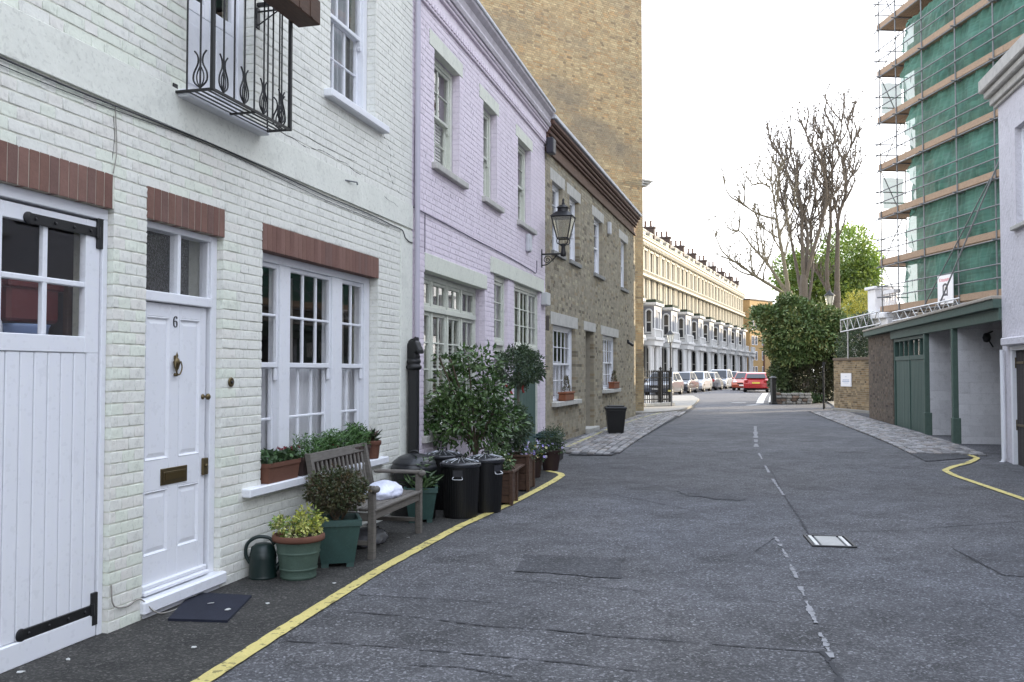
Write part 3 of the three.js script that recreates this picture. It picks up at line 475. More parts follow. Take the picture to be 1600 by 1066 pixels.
  for (const [a, b] of [[3.5, 3.868], [3.872, 4.24]]) { part('leaf', light(fd, a, b, 4.3, 6.12, -.115, 1, 3, { st: .07, rail: .07, bot: .1 }), wp, fd); part('bottom_panel', [box(a, b, 3.63, 4.3, -.15, -.117, .004), box(a + .08, b - .08, 3.75, 4.2, -.12, -.108, .008)], wp, fd); }
  part('door_sill', box(3.3, 4.4, 3.545, 3.6, -.16, .1, .008), wp, h);
  room(h, 3.2, 7.3, 3.5, 6.4, -3.2, -.3);
  const bal = grp('juliet_balcony', h), y0 = 3.57, D = .30, bi = M.blackIron, x0 = 3.28, x1 = 4.36;
  for (const [x, zz] of [[x0, D], [x1, D]]) part('corner_post', box(x - .014, x + .014, y0 - .01, 4.62, zz - .014, zz + .014, .003), bi, bal);
  part('rail', [box(x0, x1, y0 - .008, y0 + .008, D - .01, D + .01), box(x0 - .01, x0 + .01, y0 - .008, y0 + .008, 0, D), box(x1 - .01, x1 + .01, y0 - .008, y0 + .008, 0, D), box(x0 - .02, x1 + .02, 4.6, 4.63, D - .025, D + .025, .004), box(x0 - .02, x0 + .02, 4.6, 4.63, 0, D - .03, .004), box(x1 - .02, x1 + .02, 4.6, 4.63, 0, D - .03, .004), ], bi, bal);
  for (const x of [x0, x1]) part('wall_plate', box(x - .025, x + .025, y0 - .03, y0 + .06, 0, .012, .003), bi, bal);
  part('bracket', [box(x1 - .025, x1 + .025, 4.42, 4.59, 0, .012, .003), bar(V(x1, 4.56, .01), V(x1, 4.56, .2), .008), bar(V(x1, 4.56, .2), V(x1, 4.45, .01), .006)], bi, bal);
  for (let i = 0; i < 5; i++) part('floor_slat', box(x0, x1, y0 - .004, y0 + .004, .04 + i * .052, .052 + i * .052), bi, bal); part('cross_bar', box((x0 + x1) / 2 - .012, (x0 + x1) / 2 + .012, y0 - .016, y0 - .005, .02, D), bi, bal);
  const vbar = (x, zz, tulip, along) => {
    part('bar', bar(V(x, y0, zz), V(x, 4.6, zz), .0075, 6), bi, bal); if (!tulip) return;
    const pt = (o, y, off = 0) => along ? V(x + o, y, zz + off) : V(x + off, y, zz + o), gs = [];
    for (const s of [-1, 1]) { gs.push(tube([pt(0, y0 + .015), pt(s * .05, y0 + .06), pt(s * .052, y0 + .115), pt(s * .018, y0 + .19), pt(s * .022, y0 + .24), pt(s * .048, y0 + .275)], .0065, 16, 5)); gs.push(tube([pt(0, y0 + .015), pt(s * .024, y0 + .06), pt(s * .026, y0 + .11), pt(s * -.004, y0 + .18)], .005, 12, 5)); }
    part('tulip_scroll', gs, bi, bal);
  };
  for (let i = 1; i < 8; i++) vbar(x0 + (x1 - x0) * i / 8, D, i % 2 === 1, true); for (const x of [x0, x1]) { vbar(x, D * .33, false, false); vbar(x, D * .68, true, false); }
}
// ================================================================ left: lilac house
{
  const h = facade('lilac_house', 'lilac painted brick mews house with cream windows and dentil cornice', 'house', WJ, PJ), L = h.L;
  const ups = [[.79, 1.87], [3.07, 3.87], [5.28, 6.3]];
  const openings = [...ups.map(([a, b]) => [a, b, 4.275, 5.775]), [.43, 3.17, .825, 2.885], [3.7, 4.56, 0, 3.18], [5.0, 7.12, 0, 3.18]];
  const wall = part('wall', wallSheet(.002, L, 0, 6.55, openings, -.005, .3), M.lilacMortar, h);
  const holes = [...ups.map(([a, b]) => [a, b, 4.275, 5.775]), [.43, 3.17, .825, 2.885], [3.7, 4.56, -1, 3.18], [5.0, 7.12, -1, 3.18], [.45, 3.25, 2.88, 3.1], [3.46, 7.33, 3.17, 3.42], [.6, 2.0, 5.77, 5.98], [2.85, 3.97, 5.77, 5.98], [5.12, 6.42, 5.77, 5.98]];
  brickFace(h, wall, layBricks(.002, L, 0, 6.2, holes, { gap: .008, vgap: .006 }), { own: 240, mats: [M.lilac], depth: .1, restMat: M.lilac });
  shell(h, .002, L, 6.5, 5, -.3);
  for (const [a, b] of [[.6, 2.0], [2.85, 3.97], [5.12, 6.42]]) part('lintel', box(a, b, 5.775, 5.975, -.1, .006, .004), M.cream, h);
  part('lintel', box(.45, 3.25, 2.885, 3.1, -.13, .01, .004), M.cream, h); part('lintel', box(3.46, 7.33, 3.18, 3.43, -.13, .03, .006), M.cream, h);
  for (const [a, b] of ups) { sash(h, 'upper_window', a, b, 4.29, 5.775, -.11, M.creamPaint, { cols: 2, rows: 2, fr: .085 }); part('window_sill', box(a - .09, b + .22, 4.205, 4.29, -.15, .07, .008), M.stone, h); }
  { const bl = []; for (let y = 4.36; y < 5.0; y += .045) bl.push(box(.9, 1.76, y, y + .028, -.26, -.245)); part('blind', bl, mat(.6, .6, .55, .8), h); }
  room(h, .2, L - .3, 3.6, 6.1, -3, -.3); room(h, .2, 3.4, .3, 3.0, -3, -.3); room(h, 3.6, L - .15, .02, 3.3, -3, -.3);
  // cornice: dentil course, plain frieze, moulding, grey gutter board, pale lead capping
  part('cornice', [box(0, L, 6.2, 6.235, -.02, .03, .004), box(0, L, 6.31, 6.46, -.02, .022, .004), box(0, L, 6.46, 6.5, -.02, .06, .006), box(0, L, 6.5, 6.55, -.02, .085, .01)], M.lilac, h);
  { const gs = []; for (let u = .02; u < L - .08; u += .112) gs.push(box(u, u + .068, 6.235, 6.31, -.02, .045, .004)); const s = stuffPart('dentils', gs, M.lilac, h); }
  part('gutter', alongX([[0, 6.55], [.11, 6.55], [.13, 6.6], [.11, 6.66], [.13, 6.74], [.19, 6.8], [.2, 6.84], [-.1, 6.84], [-.1, 6.55]], 0, L), mat(.60, .56, .62, .7, { map: T.stone }), h);
  part('capping', box(0, L + .02, 6.842, 6.905, -.4, .225, .012), M.lead, h);
  part('cable', [tube([V(0, 3.585, .012), V(1.2, 3.58, .012), V(2.6, 3.565, .012), V(4, 3.56, .012), V(5.3, 3.54, .012), V(6.2, 3.52, .012), V(6.72, 3.53, .012), V(6.74, 3.75, .012)], .008, 60, 5), tube([V(.42, 3.58, .012), V(.42, 3.3, .012), V(.42, 3.1, .012)], .006, 8, 5), tube([V(.1, 6.1, .012), V(.14, 5.2, .012), V(.05, 4.3, .012), V(.06, 3.6, .012)], .009, 24, 5)], mat(.16, .14, .18, .8), h);
  const pipe = grp('rainwater_pipe', h); part('pipe', [bar(V(.045, 0, .05), V(.045, 6.5, .05), .034, 10)], mat(.46, .43, .5, .6), pipe);
  // broad ground floor window: four casements under top lights
  const w = grp('casement_window', h), z = -.15, cm = M.creamPaint;
  part('frame', [box(.43, .5, .83, 2.885, z - .1, z, .004), box(3.1, 3.17, .83, 2.885, z - .1, z, .004), box(.5, 3.1, 2.81, 2.885, z - .1, z + .002, .004), box(.5, 3.1, 2.4, 2.47, z - .1, z + .03, .006), box(.5, 3.1, .83, .9, z - .1, z + .01, .004), ...[1, 2, 3].map(i => box(.5 + .65 * i - .035, .5 + .65 * i + .035, .9, 2.81, z - .1, z + .002, .004))], cm, w);
  for (let i = 0; i < 4; i++) { const a = .5 + .65 * i + (i ? .035 : 0), b = .5 + .65 * (i + 1) - (i < 3 ? .035 : 0); part('top_light', light(w, a, b, 2.47, 2.81, z - .012, 2, 1, { st: .045 }), cm, w); part('casement', light(w, a, b, .9, 2.4, z - .012, 2, 4, { st: .05, bar: .022 }), cm, w); const bl = []; for (let y = .95; y < 1.98; y += .05) bl.push(box(a, b, y, y + .03, z - .2, z - .18)); part('blind', bl, mat(.55, .55, .52, .8), w); }
  part('window_sill', box(.36, 3.3, .745, .83, -.2, .06, .008), M.stone, h);
  // side door with glazed light over it, and garage doors with glazing over them
  const s = grp('side_door', h); part('frame', [box(3.7, 3.77, 0, 3.18, -.17, -.06, .004), box(4.49, 4.56, 0, 3.18, -.17, -.06, .004), box(3.77, 4.49, 3.09, 3.18, -.17, -.062, .004), box(3.77, 4.49, 2.05, 2.13, -.17, -.05, .006)], cm, s);
  part('fanlight', light(s, 3.77, 4.49, 2.13, 3.09, -.08, 2, 3, { st: .05 }), cm, s); part('leaf', light(s, 3.77, 4.49, 0.05, 2.05, -.1, 1, 2, { st: .11, bot: .25, bar: .1 }), cm, s);
  const g = grp('garage_door', h); part('frame', [box(5.0, 5.07, 0, 3.18, -.17, -.06, .004), box(7.05, 7.12, 0, 3.18, -.17, -.06, .004), box(5.07, 7.05, 3.1, 3.18, -.17, -.062, .004), box(5.07, 7.05, 2.02, 2.1, -.17, -.05, .006)], cm, g);
  for (let i = 0; i < 3; i++) part('top_light', light(g, 5.07 + .66 * i, 5.07 + .66 * (i + 1), 2.1, 3.1, -.08, 2, 3, { st: .045 }), cm, g);
  for (let i = 0; i < 18; i++) part('board', box(5.073 + .11 * i, 5.177 + .11 * i, .02, 2.02, -.12, -.09 + rr(-.001, .001), .006), M.doorGreen, g);
  part('alarm_box', [box(5.85, 6.06, 3.82, 4.14, 0, .07, .012), box(5.87, 6.04, 3.85, 4.11, .07, .08, .006)], M.lead, h); part('meter_box', box(7.16, 7.5, 2.93, 3.18, 0, .12, .01), mat(.5, .5, .5, .6), h);
}
// ================================================================ left: stock brick house
const stock = (r, g, b, v) => () => { const k = 1 + v * (rnd() - .5) * 2, t = rnd(); if (t < .07) return [r * .5 * k, g * .48 * k, b * .46 * k]; if (t < .16) return [r * .88 * k, g * .8 * k, b * .7 * k]; if (t < .28) return [r * 1.2 * k, g * 1.19 * k, b * 1.12 * k]; return [r * k, g * k, b * k]; };
{
  const h = facade('stock_brick_house', 'brown stock brick mews house with pale stone lintels and white sash windows', 'house', PJ, BJ), L = h.L;
  const ups = [[.6, 1.55], [2.23, 3.2], [5.04, 6.19], [9.16, 10.25]];
  const lint = [[.43, 1.75], [1.97, 3.42], [4.8, 6.4], [8.84, 10.52]];
  const openings = [...ups.map(([a, b]) => [a, b, 4.125, 5.6]), [.64, 2.82, .975, 2.6], [3.95, 4.98, 0, 2.62], [6.2, 8.32, 1.125, 2.6]];
  const wall = part('wall', wallSheet(.002, L, 0, 6.5, openings, -.005, .3), M.stockMortar, h);
  const holes = [...openings.map(([a, b, c, d]) => [a, b, c ? c : -1, d]), ...lint.map(([a, b]) => [a, b, 5.6, 5.85]), [.43, 3.05, 2.6, 2.86], [3.75, 5.2, 2.6, 2.83], [5.93, 8.66, 2.6, 2.84]];
  brickFace(h, wall, layBricks(.002, L, 0, 6.15, holes, { gap: .011, vgap: .010 }), { own: 0, soft: false, depth: .1, restMat: M.vcBrick, colour: stock(.37, .33, .25, .16) });
  shell(h, .002, L, 6.5, 2.6, -.3);
  lint.forEach(([a, b]) => part('lintel', box(a, b, 5.6, 5.85, -.1, .006, .004), M.stone, h)); part('lintel', box(.43, 3.05, 2.6, 2.86, -.1, .01, .004), M.stone, h); part('lintel', box(3.75, 5.2, 2.62, 2.84, -.1, .01, .004), M.stone, h); part('lintel', box(5.93, 8.66, 2.6, 2.84, -.1, .01, .004), M.stone, h);
  ups.forEach(([a, b]) => { sash(h, 'upper_window', a, b, 4.14, 5.6, -.09, M.whitePaint, { cols: 2, rows: 2, fr: .11 }); part('window_sill', box(a - .08, b + .12, 4.05, 4.14, -.12, .06, .006), M.greyStone, h); });
  for (const [a, b, c, n] of [[.64, 2.82, .985, 5], [6.2, 8.32, 1.135, 5]]) { sash(h, 'ground_floor_window', a, b, c, 2.6, -.09, M.whitePaint, { cols: n, rows: 2, fr: .14 }); part('window_sill', box(a - .1, b + .25, c - .1, c, -.12, .1, .008), M.stone, h); part('curtain', wavy(a + .9, b - .15, c + .1, 1.85, -.3, .02, 8), M.curtain, h); }
  const d = grp('recessed_doorway', h); part('reveal', [box(4.98, 5.2, 0, 2.62, -.8, -.3), box(3.73, 3.95, 0, 2.62, -.8, -.3), box(3.73, 5.2, 2.62, 2.7, -.8, -.3)], mat(.33, .29, .22, .95, { map: T.stone }), d); part('door', [box(3.95, 4.98, .15, 2.62, -.72, -.66, .004), box(4.08, 4.4, .5, 1.2, -.66, -.65, .004), box(4.5, 4.85, .5, 1.2, -.66, -.65, .004), box(4.08, 4.4, 1.4, 2.3, -.66, -.65, .004), box(4.5, 4.85, 1.4, 2.3, -.66, -.65, .004)], mat(.05, .06, .05, .5), d); part('step', box(3.93, 5.15, .05, .24, -.7, .12, .01), M.stone, d);
  room(h, .2, L - .4, 3.5, 6.2, -2.4, -.3); room(h, .2, 3.5, .3, 3.0, -2.4, -.3); room(h, 5.6, 9, .3, 3.0, -2.4, -.3);
  part('cornice', [box(0, L, 6.08, 6.15, -.02, .05, .008), box(0, L, 6.15, 6.36, -.02, .012, .003)], mat(.155, .095, .068, .85, { map: T.stone }), h);
  part('gutter', [box(0, L, 6.36, 6.42, -.02, .06, .008), box(0, L, 6.42, 6.52, -.02, .1, .02), box(0, L, 6.52, 6.6, -.02, .14, .02), box(0, L, 6.6, 6.72, -.3, .19, .03)], mat(.12, .062, .045, .8, { map: T.stone }), h);
  part('capping', box(0, L + .05, 6.722, 6.81, -.6, .23, .012), M.lead, h);
  part('vent', box(.06, .3, 2.45, 2.75, -.004, .006, .003), mat(.05, .035, .03, .9), h); part('wall_box', [box(6.95, 7.12, 5.42, 5.75, 0, .09, .01)], M.lead, h); part('hopper_box', [box(-.12, .12, 6.0, 6.32, .05, .2, .02)], mat(.03, .03, .04, .5), h);
  part('wall_light', [box(10.25, 10.42, 2.5, 2.6, 0, .06, .01), bar(V(10.3, 2.52, .03), V(10.22, 2.42, .2), .04, 8)], M.blackIron, h);
}
// ================================================================ left: tall flank wall behind the mews
{
  const cx = 4.686, cd = 31.9, ang = 37 * PI / 180, L = 17, A = [cx - L * Math.cos(ang), cd - L * Math.sin(ang)];
  const h = facade('tall_brick_building', 'tall blank yellow stock brick flank wall rising behind the mews roofs', 'building', A, [cx, cd]);
  const wall = part('wall', box(0, L, 0, 21, -11, -.006), M.stockMortar, h);
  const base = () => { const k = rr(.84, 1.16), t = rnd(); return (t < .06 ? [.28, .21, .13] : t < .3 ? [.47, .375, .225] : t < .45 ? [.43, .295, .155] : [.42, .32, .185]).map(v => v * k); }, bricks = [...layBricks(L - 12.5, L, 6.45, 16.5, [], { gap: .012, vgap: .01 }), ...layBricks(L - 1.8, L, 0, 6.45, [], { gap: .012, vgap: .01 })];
  const greying = (x, y) => { const n = fbm((x / 30 + 5) % 1, (y / 30 + x / 90 + 5) % 1, 9, 4, 15), m = fbm((x / 12 + 3) % 1, (y / 5 + x / 20 + 3) % 1, 4, 3, 19); return clamp((n - .47) * 3.2, 0, 1) * .5 + clamp((m - .53) * 4, 0, 1) * .35 + [[2.3, 9.6, 1.6, .8], [.5, 9.1, 1.3, .6], [3.6, 11, 1.5, .5], [6.2, 12.6, 1.2, .5]].reduce((a, [s, v, rx, ry]) => { const e = 1 - ((L - s - x) / rx) ** 2 - ((y - v + (L - s - x) * -.05) / ry) ** 2; return a + (e > 0 ? Math.min(1, e * 1.6) * .4 * (m + n) : 0); }, 0); };  // random sooty tone, plus grey ovals placed by hand towards the right end
  brickFace(h, wall, bricks, { own: 0, soft: false, depth: .03, restMat: M.vcBrick, colour: b => { const c = base(), k = clamp(greying(b.x, b.y), 0, .8), gs = [.2, .175, .14]; return c.map((v, i) => v * (1 - k) + gs[i] * k); } });
  part('cornice', [box(L - .05, L + .42, 8.42, 8.5, -2, .12, .02), box(L - .05, L + .34, 8.34, 8.42, -2, .09, .02), box(L - .05, L + .24, 8.26, 8.34, -2, .05, .02)], M.stone, h);
}
// ================================================================ right: carport range, wall, white house
{
  const A = [11.56, 29.04], B = [8.61, 15.72], h = facade('carport', 'low carport range with green fascia, green posts and white painted bays', 'carport', A, B, .1), L = h.L, gp_ = mat(.085, .135, .11, .7, { map: T.scratch, bumpMap: T.fine, bumpScale: .001 });
  const bw = part('brick_wall', box(0, 3.97, -.2, 2.63, -.25, -.005), mat(.14, .12, .1, .95, { map: T.stone }), h, 'brown brick end wall');
  brickFace(h, bw, layBricks(0, 3.97, -.2, 2.6, [], { gap: .011, vgap: .01 }), { own: 0, soft: false, depth: .06, restMat: M.vcBrick, colour: stock(.15, .12, .095, .25) });
  part('end_wall', box(0, .22, -.2, 2.63, -5.2, -.26), M.stockMortar, h);
  part('fascia', [box(-.1, L - .002, 2.64, 2.8, -.02, .14, .006), box(3.9, L - .002, 2.42, 2.638, -.04, .05, .006)], gp_, h);
  part('roof', [box(-.08, L - .004, 2.8, 2.86, -5.3, .17, .01), box(.23, L - .01, 2.66, 2.72, -5.1, -.05)], mat(.48, .44, .38, .9, { map: T.stone }), h);
  part('back_wall', box(.23, L - .01, -.2, 2.65, -5.2, -5.0), M.whiteRender, h);
  const post = (u) => part('post', [box(u - .065, u + .065, -.2, 2.42, -.08, .05, .012), box(u - .08, u + .08, -.2, .55, -.1, .065, .012)], gp_, h);
  post(7.93); post(10.44);
  const blockMat = [0, 1, 2].map(i => mat(.66 - .03 * i, .66 - .03 * i, .68 - .03 * i, .85, { map: T.grime, bumpMap: T.paintBump, bumpScale: .006 }));
  for (const [u, lx] of [[8.0, .62], [10.51, .62]]) {
    const p = grp('partition', h); p.position.set(u, 0, -.06); p.rotation.y = PI / 2; p.updateMatrixWorld(true);
    const core = new THREE.Mesh(merge([box(0, 4.9, -.2, 2.64, -.12, -.004)]), mat(.55, .55, .57, .9, { map: T.grime })); core.name = 'core'; p.add(core);
    const gs = [0, 1, 2].map(() => boxUV(clean(softBrick(.445, .219, .06, .002)), rr(0, 2), rr(0, 2))), half = boxUV(clean(softBrick(.22, .219, .06, .002)));
    for (let r = 0; r < 12; r++) for (let x = r % 2 ? -.225 : 0; x < 4.8; x += .45) { const first = x < 0, m = new THREE.Mesh(first ? half : gs[Math.floor(rnd() * 3)], blockMat[Math.floor(rnd() * 3)]); m.name = 'block'; m.castShadow = m.receiveShadow = true; m.position.set(first ? 0 : x, -.06 + r * .225, 0); p.add(m); }
    part('wall_lamp', [box(lx - .16, lx + .3, 2.0, 2.4, .0, .025, .006)], blockMat[0], p); part('lamp_head', [at(lathe([[0, -.1], [.06, -.08], [.085, 0], [.06, .08], [.03, .1], [0, .1]], 12), lx - .1, 2.22, .13), bar(V(lx - .1, 2.3, .12), V(lx + .05, 2.36, .01), .018), bar(V(lx - .05, 2.15, .12), V(lx + .04, 2.03, .05), .015)], M.blackIron, p);
  }
  part('pipework', [tube([V(8.02, .08, -.9), V(8.05, .35, -.9), V(8.05, .62, -.9), V(8.03, .85, -.75)], .02, 16, 6), box(8.0, 8.07, .38, .46, -.98, -.86, .01)], M.blackIron, h);
  const d = grp('green_door', h); part('frame', [box(3.97, 4.09, -.2, 2.42, -.14, -.02, .006), box(7.75, 7.86, -.2, 2.42, -.14, -.02, .006), box(4.09, 7.75, 2.33, 2.42, -.14, -.021, .006), box(4.09, 7.75, 1.82, 1.93, -.12, -.035, .004), box(5.88, 5.94, -.1, 2.33, -.12, -.03, .004)], M.doorGreen, d);
  for (let i = 0; i < 6; i++) { const x = 4.09 + i * .61; part('mullion', box(x + .55, x + .61, 1.93, 2.33, -.12, -.04, .004), M.doorGreen, d); pane(d, x, x + .55, 1.93, 2.33, -.085); }
  for (let i = 0; i < 24; i++) part('board', box(4.093 + i * .1525, 4.239 + i * .1525, -.06, 1.82, -.11, -.055 + rr(-.002, .002), .007), M.doorGreen, d);
  room(h, 4.0, 7.8, -.1, 2.5, -3, -.15);
}
{
  const h = facade('boundary_wall', 'low yellow brick boundary wall carrying a small white notice', 'wall', [12.42, 34.6], [12.76, 31.2], .1);
  const w = part('core', box(0, h.L, -.15, 2.0, -.24, -.005), M.stockMortar, h); brickFace(h, w, layBricks(0, h.L, -.1, 1.93, [], { gap: .012, vgap: .012 }), { own: 0, soft: false, depth: .06, restMat: M.vcBrick, colour: stock(.30, .235, .15, .35) });
  part('coping', box(-.02, h.L + .02, 1.93, 2.03, -.27, .03, .01), mat(.17, .13, .1, .9, { map: T.stone }), h);
  part('foot', box(-.02, h.L, -.15, .12, -.1, .06, .02), M.greyStone, h);
  const cv = document.createElement('canvas'); cv.width = 256; cv.height = 256; const c = cv.getContext('2d'); c.fillStyle = '#e9ebf2'; c.fillRect(0, 0, 256, 256); c.fillStyle = '#7c93b8'; for (const [y, a, b, t] of [[60, 112, 144, 10], [120, 50, 206, 16], [148, 40, 216, 20], [186, 70, 186, 8]]) for (let x = a; x < b; x += 14) c.fillRect(x, y, 9, t);
  const tx = new THREE.CanvasTexture(cv); tx.colorSpace = THREE.SRGBColorSpace; const s = thing('notice_board', 'small square white notice fixed on yellow boundary wall', 'sign', [0, 0, 0]); const o = new THREE.Object3D(); h.updateMatrixWorld(true); s.position.copy(V(1.05, .95, .012).applyMatrix4(h.matrixWorld)); s.rotation.y = h.rotation.y;
  part('board', box(-.42, .42, 0, .5, -.005, .02, .004), M.whitePaint, s); const f = new THREE.Mesh(new THREE.PlaneGeometry(.8, .48), new THREE.MeshStandardMaterial({ map: tx, roughness: .5 })); f.name = 'face'; f.position.set(0, .25, .0225); s.add(f);
}
const rightWhite = mat(.70, .68, .73, .8, { map: T.grime, bumpMap: T.paintBump, bumpScale: .012 });
{
  const A = [8.61, 15.72], B = [4.2, -4.2], h = facade('white_rendered_house', 'white rendered house with grey boarded garage door beside the carport', 'house', A, B, 0), L = h.L;
  const op = [[.46, 3.4, .0, 2.06], [4.6, 6.4, .9, 2.3], [8.2, 11, 0, 2.2], [.85, 2.0, 4.05, 5.7], [4.6, 5.8, 4.05, 5.7], [8.5, 9.7, 4.05, 5.7], [12.5, 13.7, 4.05, 5.7], [12.8, 14.6, .9, 2.3]];
  part('wall', wallSheet(0, L, 0, 6.5, op, 0, .3, 0), rightWhite, h);
  part('outer_walls', [box(0, .2, 0, 6.5, -6, -.3), box(L - .2, L, 0, 6.5, -6, -.3), box(.2, L - .2, 0, 6.5, -6, -5.8)], rightWhite, h); part('roof', box(-.1, L, 6.86, 6.95, -6, -.1), M.slate, h);
  part('cornice', [box(-.1, L, 6.3, 6.36, -.05, .05, .006), box(-.14, L, 6.36, 6.5, -.05, .10, .01), box(-.2, L, 6.5, 6.62, -.1, .18, .02), box(-.26, L, 6.62, 6.86, -.2, .25, .02)], M.stone, h);
  const g = grp('garage_door', h); part('frame', [box(.46, .54, .02, 2.06, -.12, .015, .006), box(3.32, 3.4, .02, 2.06, -.12, .015, .006), box(.54, 3.32, 1.98, 2.06, -.12, .015, .006)], M.whitePaint, g);
  for (let i = 0; i < 18; i++) part('board', box(.543 + i * .154, .69 + i * .154, .03, 1.98, -.1, -.05 + rr(-.002, .002), .006), mat(.055, .05, .052, .75, { map: T.wood }), g);
  for (const y of [.7, 1.75]) part('hinge', [box(.5, .95, y, y + .04, -.05, -.035, .003), box(.5, .55, y - .07, y + .11, -.05, -.032, .003)], M.brass, g);
  part('hood', box(.3, 3.55, 2.06, 2.2, 0, .12, .02), rightWhite, h);
  const p = grp('rainwater_pipe', h); part('pipe', [bar(V(.18, .1, .06), V(.18, 2.0, .06), .038, 10), tube([V(.18, .1, .06), V(.18, .04, .09), V(.17, .02, .16)], .038, 8, 8)], M.whitePaint, p);
  for (const [a, b, c, d] of op.slice(1)) { if (c === 0) { part('garage_door', box(a, b, 0, d, -.12, -.06), mat(.1, .1, .12, .6), h); continue; } sash(h, 'window', a, b, c, d, -.1, M.whitePaint, { cols: 2, rows: 2 }); part('window_sill', box(a - .08, b + .08, c - .07, c, -.12, .08, .008), M.stone, h); }
  room(h, .2, L - .3, 3.4, 6.2, -4, -.3); room(h, .2, L - .3, .1, 3.0, -4, -.3);
}
// tall terrace behind the right hand range: the end house is under scaffold
const stuccoGrey = mat(.60, .58, .54, .85, { map: T.grime });
const darkPane = mat(.02, .022, .028, .08);
{
  const h = facade('scaffolded_house', 'tall pale stucco end house wrapped in green netted scaffolding', 'building', [16.66, 36.7], [17.96, 20.2], .1), L = h.L;
  const op = []; for (const [y, t] of [[.9, 2.6], [4.7, 2.4], [8.4, 2.1], [12, 1.9], [15.2, 1.5]]) for (let i = 0; i < 6; i++) op.push([1.4 + i * 2.6, 2.6 + i * 2.6, y, y + t]);
  part('wall', wallSheet(0, L, 0, 18.2, op, 0, .4, 0), stuccoGrey, h); part('outer_walls', [box(0, .4, 0, 18.2, -11, -.4), box(L - .4, L, 0, 18.2, -11, -.4), box(.4, L - .4, 0, 18.2, -11, -10.6)], stuccoGrey, h); part('roof', box(0, L, 18.2, 18.5, -11, .2), M.slate, h);
  for (const [a, b, c, d] of op) { const w = grp('window', h); part('frame', light(w, a, b, c, d, -.15, 2, 2, { st: .08, panes: false }), M.whitePaint, w); part('pane', box(a + .05, b - .05, c + .05, d - .05, -.2, -.17), darkPane, w); part('sill', box(a - .1, b + .1, c - .12, c, -.15, .12, .01), stuccoGrey, w); }
  part('string_course', [box(-.02, L, 4.1, 4.35, -.1, .15, .02), box(-.02, L, 7.9, 8.1, -.1, .15, .02), box(-.02, L, 11.5, 11.7, -.1, .12, .02), box(-.02, L, 14.7, 15, -.1, .3, .03)], stuccoGrey, h);
  const po = grp('portico', h); part('column', [at(lathe([[0, 0], [.34, 0], [.34, .15], [.27, .2], [.25, 2.9], [.3, 3.0], [.36, 3.1], [.36, 3.2], [0, 3.2]], 20), -1.5, .05, .85)], M.whitePaint, po); part('entablature', [box(-2.1, -.02, 3.25, 3.7, -3, 1.3, .02), box(-2.25, -.02, 3.7, 3.95, -3, 1.45, .04)], M.whitePaint, po); part('pedestal', [box(-1.9, -1.2, 3.95, 5.0, .5, 1.2, .02), box(-2.0, -1.1, 5.0, 5.12, .4, 1.3, .02), box(-1.2, -.02, 3.95, 4.1, .7, 1.0), box(-1.2, -.02, 4.75, 4.9, .7, 1.0)], M.whitePaint, po); for (let i = 0; i < 5; i++) part('baluster', at(lathe([[.05, 0], [.09, .15], [.05, .4], [.05, .65]], 8), -1.08 + i * .22, 4.1, .85), M.whitePaint, po);
}
